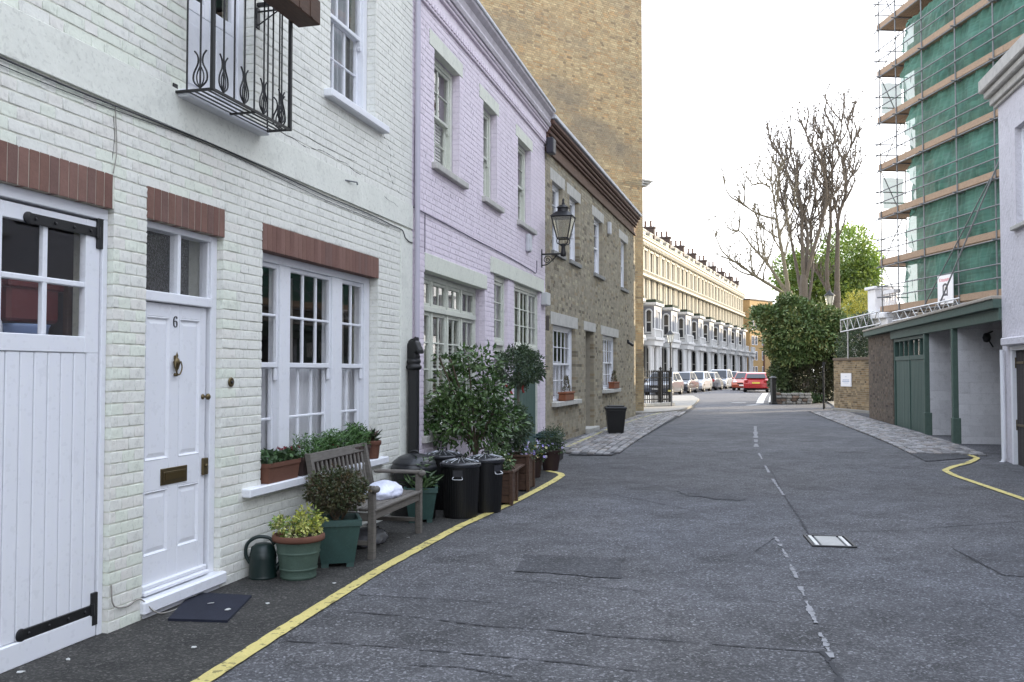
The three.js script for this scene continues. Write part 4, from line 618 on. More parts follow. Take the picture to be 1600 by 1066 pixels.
{
  const s = facade('scaffolding', 'tube scaffolding with timber toe boards and torn green debris netting', 'scaffolding', [15.37, 37.1], [16.72, 20.0], .12), L = s.L;
  const lifts = [3.97, 5.92, 7.92, 9.92, 11.92, 13.88, 15.85, 17.8], us = [0, 1.35, 3.31, 5.52, 7.72, 9.9, 12.1, 14.3, 16.5];
  for (const u of us) { part('standard', bar(V(u, u < 1 ? 3.0 : 2.9, 0), V(u, u < 1 ? 17.5 : 19.5, 0), .027, 8), M.galv, s); if (u < 12) part('inner_standard', bar(V(u + .15, 2.9, -1.0), V(u + .15, 19.5, -1.0), .025, 6), M.galv, s); }
  lifts.forEach((v, i) => {
    for (let k = 0; k < 4; k++) part('toe_board', box(k * 4.1 + .002 - (k ? 0 : .25), k * 4.1 + 4.09, v, v + .235, -.07, -.03 + .004 * (k % 2), .006), M.board, s);
    part('end_toe_board', box(-.16, -.12, v, v + .235, -1.1, -.08, .006), M.board, s);
    for (let k = 0; k < 4; k++) part('deck_board', box(-.1, L, v - .045, v, -1.05 + k * .25, -.82 + k * .25, .004), M.board, s);
    for (const dy of [.5, .95]) { part('guard_rail', bar(V(-.3, v + dy + .1, .04), V(L, v + dy + .1, .04), .025, 7), M.galv, s); part('guard_rail', bar(V(-.04, v + dy + .1, -1.15), V(-.04, v + dy + .1, .2), .025, 6), M.galv, s); }
    part('ledger', bar(V(-.35, v - .09, .04), V(L, v - .09, .04), .025, 6), M.galv, s);
    for (const u of us) part('transom', bar(V(u + .06, v - .08, -1.2), V(u + .06, v - .08, .2), .025, 6), M.galv, s);
    part('end_brace', bar(V(-.06, v, i % 2 ? -.05 : -.95), V(-.06, v + 1.95, i % 2 ? -.95 : -.05), .024, 6), M.galv, s);
  });
  part('raker', bar(V(5.2, 3.1, .9), V(8.6, 9.0, .1), .028, 7), M.galv, s); part('raker', bar(V(8.2, 2.9, .9), V(11, 6.2, .1), .028, 7), M.galv, s);
  part('facade_brace', bar(V(3.4, 3.97, .1), V(7.6, 7.9, .1), .024, 6), M.galv, s);
  const netM = new THREE.MeshPhysicalMaterial({ color: C(.105, .275, .215), roughness: .85, map: T.net, side: THREE.DoubleSide, transparent: true, opacity: .78 });
  lifts.slice(0, 7).forEach((v, i) => { // one wrinkled sheet per lift
    const top = i === 5 ? 1.45 : 1.94, u0 = [1.5, 2.0, 2.15, 2.1, 1.6, 1.9, 2.0][i], g = new THREE.PlaneGeometry(L - u0, top, 150, 16), p = g.attributes.position, a = rr(0, 9);
    for (let k = 0; k < p.count; k++) { let x = p.getX(k) + (L - u0) / 2, y = p.getY(k) / top + .5; const edge = x < .01; const bay = Math.abs(Math.sin(PI * (x + u0 - 1.35) / 2.1)), sag = .16 * Math.sin(PI * y) * bay * (.6 + .4 * Math.sin(x * 1.7 + a)) + .06 * bay * Math.sin(x * 9 + y * 6 + a + 2 * Math.sin(x)) * (1 - y * .5) + .03 * Math.sin(x * 19 - y * 11 + a + 3 * Math.sin(y * 3 + x)) + .05 * (vn(x * 2.3 + a, y * 5, 512, 7) - .5); p.setZ(k, sag); if (edge) p.setX(k, p.getX(k) + .3 * Math.sin(y * 7 + a) + .12 * Math.sin(y * 23)); if (y > .99) p.setY(k, p.getY(k) + .04 * Math.sin(x * 3.1 + a)); if (y < .01) p.setY(k, p.getY(k) + .06 + .06 * Math.sin(x * 2.3 + a)); }
    g.translate(u0 + (L - u0) / 2, v + top / 2 + .1, -.2); g.computeVertexNormals(); part('debris_net', g, netM, s, 'green debris netting');
  });
  for (const i of [2, 4]) { const g = new THREE.PlaneGeometry(.9, 1.3, 12, 12), p = g.attributes.position; for (let k = 0; k < p.count; k++) p.setZ(k, .05 * Math.sin(p.getX(k) * 9 + p.getY(k) * 4)); g.rotateY(PI / 2); g.translate(-.02, lifts[i] + 1.0, -.55); g.computeVertexNormals(); part('debris_net', g, netM, s); }
  // contractor's board on the lowest lift
  const cv = document.createElement('canvas'); cv.width = 256; cv.height = 272; const c = cv.getContext('2d'); c.fillStyle = '#ecebee'; c.fillRect(0, 0, 256, 272); c.fillStyle = '#cf6f7d'; c.font = 'bold 44px serif'; c.fillText('K', 26, 56); for (let x = 66, i = 0; x < 226; x += 20, i++) c.fillRect(x, 30 + (i * 7) % 5, 13, 26);
  c.fillStyle = '#3c3a40'; c.beginPath(); c.moveTo(84, 200); c.lineTo(84, 96); c.quadraticCurveTo(128, 56, 172, 96); c.lineTo(172, 200); c.lineTo(152, 200); c.lineTo(150, 108); c.quadraticCurveTo(128, 84, 106, 108); c.lineTo(104, 200); c.fill(); c.fillStyle = '#a08f62'; c.fillRect(122, 110, 12, 26); c.fillStyle = '#46434c'; c.beginPath(); c.ellipse(128, 186, 40, 12, 0, 0, 7); c.fill(); c.fillStyle = '#77737c'; for (let x = 30; x < 120; x += 16) c.fillRect(x, 224, 11, 16);
  const tx = new THREE.CanvasTexture(cv); tx.colorSpace = THREE.SRGBColorSpace; s.updateMatrixWorld(true); const b = thing('contractor_board', 'white contractor sign board tied to scaffolding above the carport', 'sign', V(4.85, 3.93, .1).applyMatrix4(s.matrixWorld).toArray(), s.rotation.y);
  part('board', box(-.5, .5, 0, 1.05, -.01, .012, .003), M.whitePaint, b); const f = new THREE.Mesh(new THREE.PlaneGeometry(.97, 1.02), new THREE.MeshStandardMaterial({ map: tx, roughness: .5 })); f.name = 'face'; f.position.set(0, .525, .0145); b.add(f);
  // lattice beams lying over the carport roof
  const beam = (name, label, P, Q, hgt, n) => { const t = thing(name, label, 'scaffold beam', P.toArray(), 0); const d = Q.clone().sub(P), up = V(0, hgt, 0); part('chord', bar(V(0, 0, 0), d.clone(), .026, 7), M.zinc, t); part('chord', bar(up.clone(), d.clone().add(up), .026, 7), M.zinc, t); for (let i = 0; i < n; i++) { const a = d.clone().multiplyScalar(i / n), c2 = d.clone().multiplyScalar((i + .5) / n).add(up), e = d.clone().multiplyScalar((i + 1) / n); part('web', bar(a, c2, .016, 5), M.zinc, t); part('web', bar(c2, e, .016, 5), M.zinc, t); } return t; };
  const b1 = beam('lattice_beam', 'aluminium lattice beam jutting past the carport end above boundary wall', pd(1314, 519, 32.2), pd(1376, 506, 30.2), .42, 6); part('leg', [bar(V(.25, .45, 0), V(.25, -.95, 0), .026, 7), bar(V(0, 0, 0), V(0, .45, 0), .022, 6)], M.zinc, b1);
  beam('lattice_beam', 'aluminium lattice beam lying back across the carport roof', pd(1395, 502, 31), pd(1500, 481, 27.5), .3, 8);
}
{ // houses further along the same terrace, beside and behind the camera
  const h = facade('rear_terrace', 'tall stucco terrace standing behind the white rendered house', 'building', [17.98, 19.9], [20.6, -14], .05), L = h.L;
  part('wall', box(0, L, 0, 17.4, -11, 0), stuccoGrey, h); part('roof', box(0, L, 17.4, 17.6, -11, .3), M.slate, h);
  for (const [y, t] of [[4.7, 2.4], [8.4, 2.1], [12, 1.9], [14.8, 1.5]]) for (let i = 0; i < 13; i++) { const w = grp('window', h); part('pane', box(1.2 + i * 2.5, 2.3 + i * 2.5, y, y + t, -.02, .01), darkPane, w); part('surround', [box(1.05 + i * 2.5, 1.2 + i * 2.5, y, y + t, -.02, .08), box(2.3 + i * 2.5, 2.45 + i * 2.5, y, y + t, -.02, .08), box(1.0 + i * 2.5, 2.5 + i * 2.5, y + t, y + t + .2, -.02, .12), box(1.0 + i * 2.5, 2.5 + i * 2.5, y - .15, y, -.02, .12)], stuccoGrey, w); }
}
// ================================================================ far: white stucco terrace on the left of the next street
{
  const A0 = [6.55, 70], dir = [.3793, .9253], Wd = 7.4, n = 11, ang = Math.atan2(dir[1], dir[0]);
  const h = thing('terrace_house', 'white stucco terrace house with columned porch behind the parked cars', 'house', [A0[0], .12, -A0[1]], ang, 'stucco terrace houses');
  const upper = []; for (const [y, t] of [[8.35, 2.0], [11.05, 1.9]]) for (let i = 0; i < 3; i++) upper.push([.75 + i * 2.35, 1.75 + i * 2.35, y, y + t]);
  const lower = [[.9, 2.2, .9, 3.7], [2.6, 3.4, .9, 3.7], [5.0, 6.3, .6, 3.7], [4.6, 5.5, 5.3, 7.2], [6.2, 6.9, 5.3, 7.2]];
  part('wall', wallSheet(0, Wd, 0, 14.2, [...upper, ...lower], 0, .4, 0), M.stucco, h);
  part('party_walls', [box(0, .3, 0, 14.1, -10, -.4), box(Wd - .3, Wd, 0, 14.1, -10, -.4), box(.3, Wd - .3, 0, 14.1, -10, -9.7)], M.shell, h);
  for (const [a, b, c, d] of [...upper, ...lower]) { const w = grp('window', h); part('pane', box(a, b, c, d, -.3, -.22), darkPane, w); part('frame', light(w, a, b, c, d, -.16, 2, 2, { st: .09, bar: .05, panes: false }), M.whitePaint, w); part('surround', [box(a - .16, a, c, d, -.05, .07), box(b, b + .16, c, d, -.05, .07), box(a - .22, b + .22, d, d + .22, -.05, .14), box(a - .22, b + .22, c - .12, c, -.05, .16)], M.stucco, w); }
  for (const u of [.2, 2.25, 4.6, 6.95]) part('pilaster', [box(u, u + .26, 8.0, 13.1, -.02, .13, .01), box(u - .05, u + .31, 13.0, 13.25, -.02, .18, .01)], M.stucco, h);
  part('cornice', [box(0, Wd, 13.3, 13.5, -.05, .25, .02), box(0, Wd, 13.5, 13.75, -.05, .5, .03), box(0, Wd, 13.75, 13.95, -.05, .62, .03)], M.stucco, h); for (let i = 0; i < 12; i++) part('bracket', box(.15 + i * .62, .38 + i * .62, 13.25, 13.5, .2, .48, .02), M.stucco, h);
  part('parapet', [box(0, Wd, 13.95, 14.3, -.3, .12, .02), box(0, Wd, 14.3, 14.4, -.35, .2, .02)], M.stucco, h);
  part('balcony_band', [box(0, Wd, 10.35, 10.55, -.02, .5, .02), box(0, Wd, 10.85, 10.95, .3, .46, .02), box(0, Wd, 7.85, 8.0, -.02, .25, .02)], M.stucco, h); for (let i = 0; i < 14; i++) part('baluster', box(.12 + i * .53, .26 + i * .53, 10.55, 10.85, .33, .43, .01), M.stucco, h);
  part('mansard_roof', alongX([[-.36, 14.1], [-.85, 15.6], [-9, 15.9], [-9.9, 14.1]], .02, Wd - .02), M.slate, h);
  for (const u of [1.7, 4.6]) { const dm = grp('dormer', h); part('cheeks', [box(u, u + 1.15, 14.1, 15.05, -1.2, -.32, .01), box(u - .1, u + 1.25, 15.05, 15.2, -1.2, -.25, .02)], M.stucco, dm); part('pane', box(u + .2, u + .95, 14.45, 14.95, -.33, -.31), darkPane, dm); }
  const ch = part('chimney_stack', [box(Wd - .3, Wd + .25, 14.1, 16.15, -4.2, -.5, .02), box(Wd - .36, Wd + .31, 16.0, 16.2, -4.3, -.4, .02)], mat(.085, .06, .05, .95, { map: T.stone }), h); for (let i = 0; i < 6; i++) part('chimney_pot', at(lathe([[.13, 0], [.11, .5], [.14, .55], [.14, .62], [.08, .62]], 10), Wd, 16.2, -.9 - i * .55), mat(.16, .1, .07, .9), ch);
  // two storey bay and columned porch
  const bay = grp('bay', h), greyW = mat(.16, .165, .185, .8, { map: T.grime });
  part('bay_wall', [box(.5, 1.0, .3, 7.7, -.02, 1.05, .02), box(3.0, 3.5, .3, 7.7, -.02, 1.05, .02), box(1.0, 3.0, .3, 1.0, -.02, 1.05, .02), box(1.0, 3.0, 3.9, 5.15, -.02, 1.05, .02), box(1.0, 3.0, 7.15, 7.7, -.02, 1.05, .02), box(.3, 3.65, 7.7, 7.95, -.02, 1.3, .03), box(.3, 3.7, 4.2, 4.45, -.02, 1.35, .03)], M.porchWhite, bay);
  part('grey_flank', [box(.485, .499, 5.0, 7.6, .03, 1.04), box(.485, .499, .5, 4.1, .03, 1.04), box(1.0, 2.0, 5.1, 7.3, 1.0, 1.06)], greyW, bay, 'dark grey painted bay flank');
  for (const [y0, y1] of [[5.2, 7.0], [.9, 3.7]]) { part('flank_surround', [box(.44, .486, y0, y1, .16, .32, .01), box(.44, .486, y0, y1, .74, .9, .01), at(clean(new THREE.TorusGeometry(.3, .085, 6, 12, PI)), .462, y1, .53, 0, PI / 2), box(.44, .486, y0 - .12, y0, .1, .96, .01)], M.porchWhite, bay); part('flank_pane', [box(.47, .488, y0, y1 + .2, .32, .74)], darkPane, bay); part('flank_bar', box(.462, .474, (y0 + y1) / 2 - .04, (y0 + y1) / 2 + .04, .32, .74), M.porchWhite, bay); }
  part('bay_glass', [box(1.01, 2.99, 1.0, 3.9, .4, .6), box(1.01, 2.99, 5.15, 7.15, .4, .6)], darkPane, bay); part('bay_frame', [...light(bay, 1.0, 3.0, 5.15, 7.15, .9, 2, 2, { st: .3, rail: .3, bar: .14, panes: false }), ...light(bay, 1.0, 3.0, 1.0, 3.9, .9, 3, 2, { st: .12, bar: .12, panes: false })], M.porchWhite, bay);
  part('bay_roof_garden', box(.5, 3.5, 7.95, 8.25, .1, 1.2, .03), mat(.03, .04, .025, .95), bay);
  const po = grp('porch', h); for (const u of [4.3, 5.0, 6.5, 7.15]) part('column', [at(lathe([[0, 0], [.27, 0], [.27, .2], [.2, .25], [.19, 3.0], [.26, 3.15], [.28, 3.3], [0, 3.3]], 14), u, .5, 1.5)], M.porchWhite, po);
  part('entablature', [box(4.0, 7.42, 3.8, 4.3, 0, 2.0, .02), box(3.9, 7.45, 4.3, 4.55, 0, 2.15, .03)], M.porchWhite, po); part('balustrade', [box(4.0, 7.42, 5.2, 5.35, 1.75, 1.95, .02), box(4.0, 4.3, 4.55, 5.3, 1.7, 2.0, .02), box(7.1, 7.4, 4.55, 5.3, 1.7, 2.0, .02)], M.porchWhite, po); for (let i = 0; i < 9; i++) part('baluster', box(4.42 + i * .3, 4.55 + i * .3, 4.55, 5.2, 1.8, 1.92, .01), M.porchWhite, po); part('steps', [box(4.0, 7.4, 0, .5, 0, 2.0, .02), box(4.2, 7.2, 0, .25, 2.0, 2.6, .02)], M.stone, po);
  part('area_railing', [...Array(14)].map((_, i) => bar(V(.2 + i * .28, 0, 3.0), V(.2 + i * .28, 1.15, 3.0), .02, 5)).concat([box(.1, 3.95, 1.0, 1.06, 2.97, 3.03)]), M.blackIron, h);
  for (let i = 1; i < n; i++) copyOf(h, [A0[0] + dir[0] * Wd * i, .12, -(A0[1] + dir[1] * Wd * i)], ang);
}
{ // flats at the end of the street
  const P = pd(1158, 600, 152), Q = pd(1206, 600, 150), h = facade('brick_flats', 'sunlit orange brick block of flats closing the far street', 'building', [P.x, 146], [P.x + 5.3, 151.4], .1), L = h.L;
  part('wall', box(0, L, 0, 13.2, -12, 0), M.orange, h); part('downpipe', box(L * .56, L * .56 + .35, 0, 10.5, 0, .12), mat(.11, .05, .035, .9), h); part('roof', box(-.1, L + .1, 13.2, 13.4, -12, .15), M.slate, h);
  for (let r = 0; r < 5; r++) for (let i = 0; i < 3; i++) { const a = .5 + i * 1.05 + (i > 1 ? 1.2 : 0), y = .8 + r * 2.5, w = grp('window', h); part('pane', box(a, a + .75, y, y + 1.5, -.02, .01), darkPane, w); part('frame', light(w, a, a + .75, y, y + 1.5, .05, 2, 2, { st: .09, panes: false }), M.whitePaint, w); }
  const R = pd(1204, 600, 165), S = pd(1232, 600, 165), k = facade('pale_house', 'plain pale house glimpsed beside the big evergreen shrub', 'building', [R.x, 165], [S.x, 165], .1); part('wall', box(0, k.L, 0, 7.0, -8, 0), mat(.6, .62, .68, .8, { map: T.grime }), k); part('roof', box(-.1, k.L + .1, 7, 7.2, -8, .1), M.slate, k); for (let i = 0; i < 2; i++) part('window', box(.8 + i * 1.4, 1.6 + i * 1.4, 3.5, 5, -.02, .02), darkPane, k);
}
{ // terrace facing it across the street: it shades the lower storeys
  const f = (z) => [-22.15 + .41 * z + 18.5, z], h = facade('opposite_terrace', 'stucco terrace across the street hidden behind the trees', 'building', f(165), f(96), .1), L = h.L;
  part('wall', box(0, L, 0, 12.6, -3.5, 0), stuccoGrey, h); part('roof', box(0, L, 12.6, 12.8, -3.5, .2), M.slate, h); for (let i = 0; i < 21; i++) for (const y of [1.2, 4.8, 8.6]) part('window', box(1.2 + i * 3.4, 2.4 + i * 3.4, y, y + 2, -.02, .03), darkPane, h);
}

{ // unseen mews houses added behind the camera to close off the low sky
  const h = facade('added_neighbour_house', 'plain cream mews house added out of view next to the white house garage', 'house', [-5.5, -14], [-3.98, -.1], 0), L = h.L; part('wall', box(0, L, 0, 6.9, -5, 0), M.cream, h); part('roof', box(0, L, 6.9, 7.05, -5, .1), M.slate, h); for (let i = 0; i < 4; i++) for (const y of [.9, 4.2]) part('window', [box(1 + i * 3.3, 2.3 + i * 3.3, y, y + 1.5, -.02, .02)], darkPane, h);
  const e = facade('added_end_house', 'cream rendered house added out of view to close the end of the mews', 'house', [3.4, -20], [-6.5, -17], 0); part('wall', box(0, e.L, 0, 8.5, -6, 0), M.cream, e); part('roof', box(0, e.L, 8.5, 8.7, -6, .1), M.slate, e); for (let i = 0; i < 3; i++) for (const y of [.9, 4.2]) part('window', box(1 + i * 3, 2.3 + i * 3, y, y + 1.6, -.02, .02), darkPane, e);
}
// ================================================================ plants
const leafMat = (r = .5) => mat(1, 1, 1, r, { vertexColors: true, side: THREE.DoubleSide });
const LM = leafMat(.45), LMs = leafMat(.26), LT = new THREE.MeshPhysicalMaterial({ color: 0xffffff, vertexColors: true, roughness: .7, transmission: .5, thickness: 0, side: THREE.DoubleSide });
function Leaves() { const P = [], K = []; const q = V(), n = V(), t = V(), b = V();
  return {
    add(p, dir, len, wid, c, bend = .25) { // one folded leaf from p along dir
      t.copy(dir).normalize(); n.set(rr(-1, 1), rr(-.2, 1), rr(-1, 1)).cross(t); if (n.lengthSq() < 1e-4) n.set(1, 0, 0); n.normalize(); b.crossVectors(t, n).normalize();
      const m = p.clone().addScaledVector(t, len * .45), e = p.clone().addScaledVector(t, len).addScaledVector(b, -len * bend), l = m.clone().addScaledVector(n, wid / 2).addScaledVector(b, wid * .18), r = m.clone().addScaledVector(n, -wid / 2).addScaledVector(b, wid * .18);
      for (const v of [p, l, m, l, e, m, m, e, r, p, m, r]) P.push(v.x, v.y, v.z); for (let i = 0; i < 12; i++) K.push(...c);
    },
    geo() { const g = new THREE.BufferGeometry(); g.setAttribute('position', new THREE.Float32BufferAttribute(P, 3)); g.setAttribute('color', new THREE.Float32BufferAttribute(K, 3)); g.computeVertexNormals(); return g; },
  };
}
const pick = (pal) => { const c = pal[Math.floor(rnd() * pal.length)], k = rr(.75, 1.25); return c.map(v => v * k); };
const sph = () => { let v; do v = V(rr(-1, 1), rr(-1, 1), rr(-1, 1)); while (v.lengthSq() > 1 || v.lengthSq() < .01); return v; };
// crown of clumps: clump centres through an ellipsoid, leaves round each
function crown(L, c, r, clumps, per, size, pal, { shell: sh = .55, clumpR = .22, aspect = .5, hang = 0, accept } = {}) {
  for (let i = 0; i < clumps; i++) {
    const d = sph().normalize().multiplyScalar(Math.pow(rr(sh ** 3, 1), 1 / 3)), o = V(c.x + d.x * r.x, c.y + d.y * r.y, c.z + d.z * r.z); if (accept && !accept(o)) continue; const base = pick(pal);
    for (let k = 0; k < per; k++) { const s = sph().multiplyScalar(clumpR * Math.min(r.x, r.y, r.z) * 1.4 * rr(.5, 1.2)), p = o.clone().add(s), dir = s.clone().normalize().add(d.clone().multiplyScalar(.8)).add(V(0, rr(-.5, .6) - hang, 0)), kk = rr(.8, 1.25); L.add(p, dir, size * rr(.7, 1.2), size * aspect * rr(.8, 1.1), base.map(v => v * kk)); }
  }
}
const greens = [[.045, .085, .028], [.06, .11, .035], [.035, .065, .025], [.075, .12, .045]], dark = [[.04, .068, .029], [.046, .076, .032], [.052, .082, .038]];
function flower(L, p, r, c, eye) { const up = V(rr(.1, .9), rr(.2, .8), rr(-.1, .9)).normalize(), a = V(0, 1, 0).cross(up).normalize(), b = up.clone().cross(a); for (let i = 0; i < 5; i++) { const t = i * 2 * PI / 5 + rr(0, .4); L.add(p, a.clone().multiplyScalar(Math.cos(t)).addScaledVector(b, Math.sin(t)).addScaledVector(up, .15), r, r * .95, c.map(v => v * rr(.85, 1.1)), 0); } if (eye) L.add(p.clone().addScaledVector(up, .006), a, r * .35, r * .35, eye, 0); }
const potGeo = (r0, r1, h, t = .02) => lathe([[0, .0], [r0, 0], [r0 + .004, .01], [r1 - .012, h - .05], [r1, h - .045], [r1 + .004, h - .005], [r1 - .004, h], [r1 - t, h], [r1 - t - .01, h - .04], [0, h - .045]], 30);
const soilDisc = (r, y) => lathe([[0, y + .012], [r * .6, y + .008], [r, y]], 20);
function boxPot(w0, w1, h, m, parent, name = 'planter') { // tapered square planter with rim
  const s = (y, w) => [[-w / 2, y, -w / 2], [w / 2, y, -w / 2], [w / 2, y, w / 2], [-w / 2, y, w / 2]], rings = [s(.04, w0), s(h - .05, w1), s(h - .05, w1 + .025), s(h, w1 + .025), s(h, w1 - .03), s(h - .06, w1 - .04)], P = [];
  for (let i = 0; i < rings.length - 1; i++) for (let k = 0; k < 4; k++) { const a = rings[i][k], b = rings[i][(k + 1) % 4], c = rings[i + 1][(k + 1) % 4], d = rings[i + 1][k]; P.push(...b, ...a, ...d, ...b, ...d, ...c); }
  const b = rings[0]; P.push(...b[0], ...b[1], ...b[2], ...b[0], ...b[2], ...b[3]);
  const g = new THREE.BufferGeometry(); g.setAttribute('position', new THREE.Float32BufferAttribute(P, 3)); g.computeVertexNormals();
  part(name, [g, ...[[-1, -1], [1, -1], [1, 1], [-1, 1]].map(([x, z]) => box(x * w0 * .38 - .03, x * w0 * .38 + .03, 0, .042, z * w0 * .38 - .03, z * w0 * .38 + .03))], m, parent); part('soil', box(-w1 / 2 + .02, w1 / 2 - .02, h - .08, h - .055, -w1 / 2 + .02, w1 / 2 - .02), M.soil, parent);
}
const wallA = Math.atan2(7.621, 1.987);      // direction of the white front
// ---------------------------------------------------------------- pots before the white house
{
  const t = thing('watering_can', 'dark green watering can against the white wall', 'watering can', [-1.965, 0, -7.12], .15);
  part('body', lathe([[0, 0], [.105, 0], [.112, .01], [.112, .02], [.106, .03], [.103, .16], [.106, .165], [.1, .2], [.085, .235], [.06, .25], [.055, .235], [0, .23]], 26), M.darkGreen, t); part('hood', lathe([[.098, .2], [.09, .245], [.06, .27], [.02, .275], [0, .275]], 20).scale(1, 1, 1), M.darkGreen, t);
  part('handle', tube([V(.09, .26, 0), V(.05, .31, 0), V(-.05, .32, 0), V(-.12, .27, 0), V(-.13, .18, 0), V(-.1, .12, 0)], .014, 24, 8), M.darkGreen, t); part('spout', bar(V(.09, .06, 0), V(.26, .27, 0), .022, 10, .014), M.darkGreen, t);
}
{
  const t = thing('round_planter', 'green glazed round pot with terracotta rim holding a variegated shrub', 'plant pot', [-1.685, 0, -7.12], .3);
  part('pot', lathe([[0, 0], [.125, 0], [.14, .012], [.142, .03], [.137, .036], [.143, .075], [.15, .08], [.15, .09], [.145, .096], [.162, .2], [.169, .205], [.17, .218], [.164, .222], [.176, .29], [.178, .3]], 36), M.greenPot, t); part('rim', lathe([[.178, .298], [.2, .3], [.206, .315], [.204, .34], [.19, .35], [.175, .345], [.172, .31]], 36), M.terracotta, t); part('soil', soilDisc(.175, .32), M.soil, t);
  const L = Leaves(); crown(L, V(0, .43, 0), V(.2, .13, .19), 60, 16, .034, [[.34, .36, .06], [.42, .42, .12], [.12, .2, .04], [.2, .27, .05], [.45, .44, .2]], { shell: .3, clumpR: .22, aspect: .6 }); stuffPart('foliage', L.geo(), LM, t);
  part('stems', [...Array(12)].map(() => { const d = sph(); return bar(V(d.x * .03, .32, d.z * .03), V(d.x * .15, .45 + d.y * .08, d.z * .15), .004, 5, .002); }), M.twig, t);
}
{
  const t = thing('square_planter', 'tapered teal wooden planter with clipped brown green bush', 'planter', [-1.475, 0, -7.6], wallA - PI / 2 + .5); boxPot(.27, .36, .4, M.greenPaint, t);
  const L = Leaves(); crown(L, V(0, .63, 0), V(.26, .17, .26), 300, 18, .03, [[.07, .065, .028], [.05, .06, .022], [.085, .06, .03], [.04, .055, .02]], { shell: .5, clumpR: .16, aspect: .6 }); stuffPart('foliage', L.geo(), LM, t);
  part('stems', [...Array(26)].map(() => { const a = rr(0, 6.3), r = rr(.1, .22); return tube([V(rr(-.05, .05), .34, rr(-.05, .05)), V(Math.cos(a) * r * .5, .47, Math.sin(a) * r * .5), V(Math.cos(a) * r, .62, Math.sin(a) * r)], .0045, 6, 5); }), M.twig, t); part('moss', [...Array(30)].map(() => at(lathe([[0, .02], [.03, .0]], 6), rr(-.13, .13), .35, rr(-.13, .13))), mat(.07, .1, .03, 1), t);
}
{
  const L0 = [-1.22, 7.78], R0 = [-.93, 9.08], w = Math.hypot(R0[0] - L0[0], R0[1] - L0[1]), a = Math.atan2(R0[1] - L0[1], R0[0] - L0[0]);
  const t = thing('garden_bench', 'weathered grey teak garden bench under the window', 'bench', [L0[0], 0, -L0[1]], a), m = M.teak, D = -.5;
  for (const x of [0, w]) { const s = x ? -.06 : 0; part('front_leg', box(x + s, x + s + .06, 0, .6, -.03, .03, .006), m, t); part('back_leg', prism([[D - .03, 0], [D + .03, 0], [D + .03, .42], [D - .07, .9], [D - .125, .9], [D - .03, .42]].map(([z, y]) => [-z, y]), x + s, x + s + .055, .004).rotateY(PI / 2), m, t); part('armrest', [box(x + s - .012, x + s + .072, .6, .632, D + .03, .02, .012), at(lathe([[0, 0], [.03, .0], [.03, .084], [0, .084]], 12), x + s - .012, .602, .03, 0, 0, -PI / 2)], m, t); part('side_rail', [box(x + s + .012, x + s + .048, .33, .4, D + .03, -.03, .004), box(x + s + .012, x + s + .048, .12, .16, D + .03, -.03, .004)], m, t); }
  part('front_rail', [box(.06, w - .06, .335, .41, -.02, .015, .005)], m, t); part('back_rail', box(.055, w - .055, .33, .4, D - .02, D + .015, .005), m, t);
  for (let i = 0; i < 6; i++) part('seat_slat', box(.02, w - .02, .41, .434, D + .04 + i * .085, D + .112 + i * .085, .005), m, t);
  const lean = (y) => D - .03 - (y - .42) * .19; part('top_rail', at(cbox(w - .11, .085, .035, .006), w / 2, .855, lean(.855) + .012, -.19), m, t); part('lower_rail', at(cbox(w - .11, .06, .03, .006), w / 2, .5, lean(.5) + .012, -.19), m, t);
  const n = 13; for (let i = 0; i < n; i++) part('back_slat', at(cbox(.036, .32, .016, .004), .1 + (w - .2) * i / (n - 1), .675, lean(.675) + .012, -.19), m, t);
  // crumpled white bag on the seat, clear bag beneath
  const crumple = (rx, ry, rz, f, s) => { const g = new THREE.IcosahedronGeometry(1, 6), p = g.attributes.position; for (let i = 0; i < p.count; i++) { const v = V().fromBufferAttribute(p, i), q = v.clone(); const k = 1 + .16 * (fbm((q.x + 2) / 4, (q.y + q.z * .7 + 2) / 5, f, 3, s) - .5) * 2 + .1 * (Math.abs(vn((q.z + 3) * 5, (q.x - q.y + 4) * 5, 64, s + 3) - .5) - .25) * 2; p.setXYZ(i, v.x * rx * k, Math.max(v.y * ry * k, -ry * .45), v.z * rz * k); } const h = mergeVertices(clean(g)); h.computeVertexNormals(); return clean(h); };
  t.updateMatrixWorld(true); const P = V(w * .62, .434, -.2).applyMatrix4(t.matrixWorld);
  single('carrier_bag', crumple(.31, .1, .17, 9, 91).translate(0, .04, 0), mat(.68, .70, .82, .4, { bumpMap: T.paintBump, bumpScale: .01 }), 'crumpled white plastic bag lying on the teak bench seat', 'bag', P.toArray(), a + .15);
  const Q = V(w * .5, 0, -.32).applyMatrix4(t.matrixWorld); single('clear_bag', crumple(.3, .11, .2, 16, 95).translate(0, .06, 0), new THREE.MeshPhysicalMaterial({ color: C(.16, .16, .17), roughness: .25, transmission: .3, thickness: 0 }), 'grey translucent bag of refuse under the teak bench', 'bag', Q.toArray(), a);
}
{
  const t = thing('square_planter', 'teal wooden planter with leafy lilies beside the black bins', 'planter', [-.99, 0, -9.78], wallA - PI / 2 + .35); boxPot(.25, .34, .38, M.greenPaint, t);
  const L = Leaves(); for (let i = 0; i < 90; i++) { const a = rr(0, 6.28), r = rr(0, .13); L.add(V(Math.cos(a) * r, .33 + rr(0, .12), Math.sin(a) * r), V(Math.cos(a), rr(.4, 1.6), Math.sin(a)), rr(.1, .2), .028, pick(greens), .35); } for (let s = 0; s < 4; s++) for (let i = 0; i < 26; i++) { const a = rr(0, 6.28), x = -.1 + s * .06, z = -.08 + .05 * (s % 3); L.add(V(x, .35 + i * .013, z), V(Math.cos(a), rr(.2, .9), Math.sin(a)), rr(.07, .12), .02, pick(greens), .4); } stuffPart('foliage', L.geo(), LM, t);
}
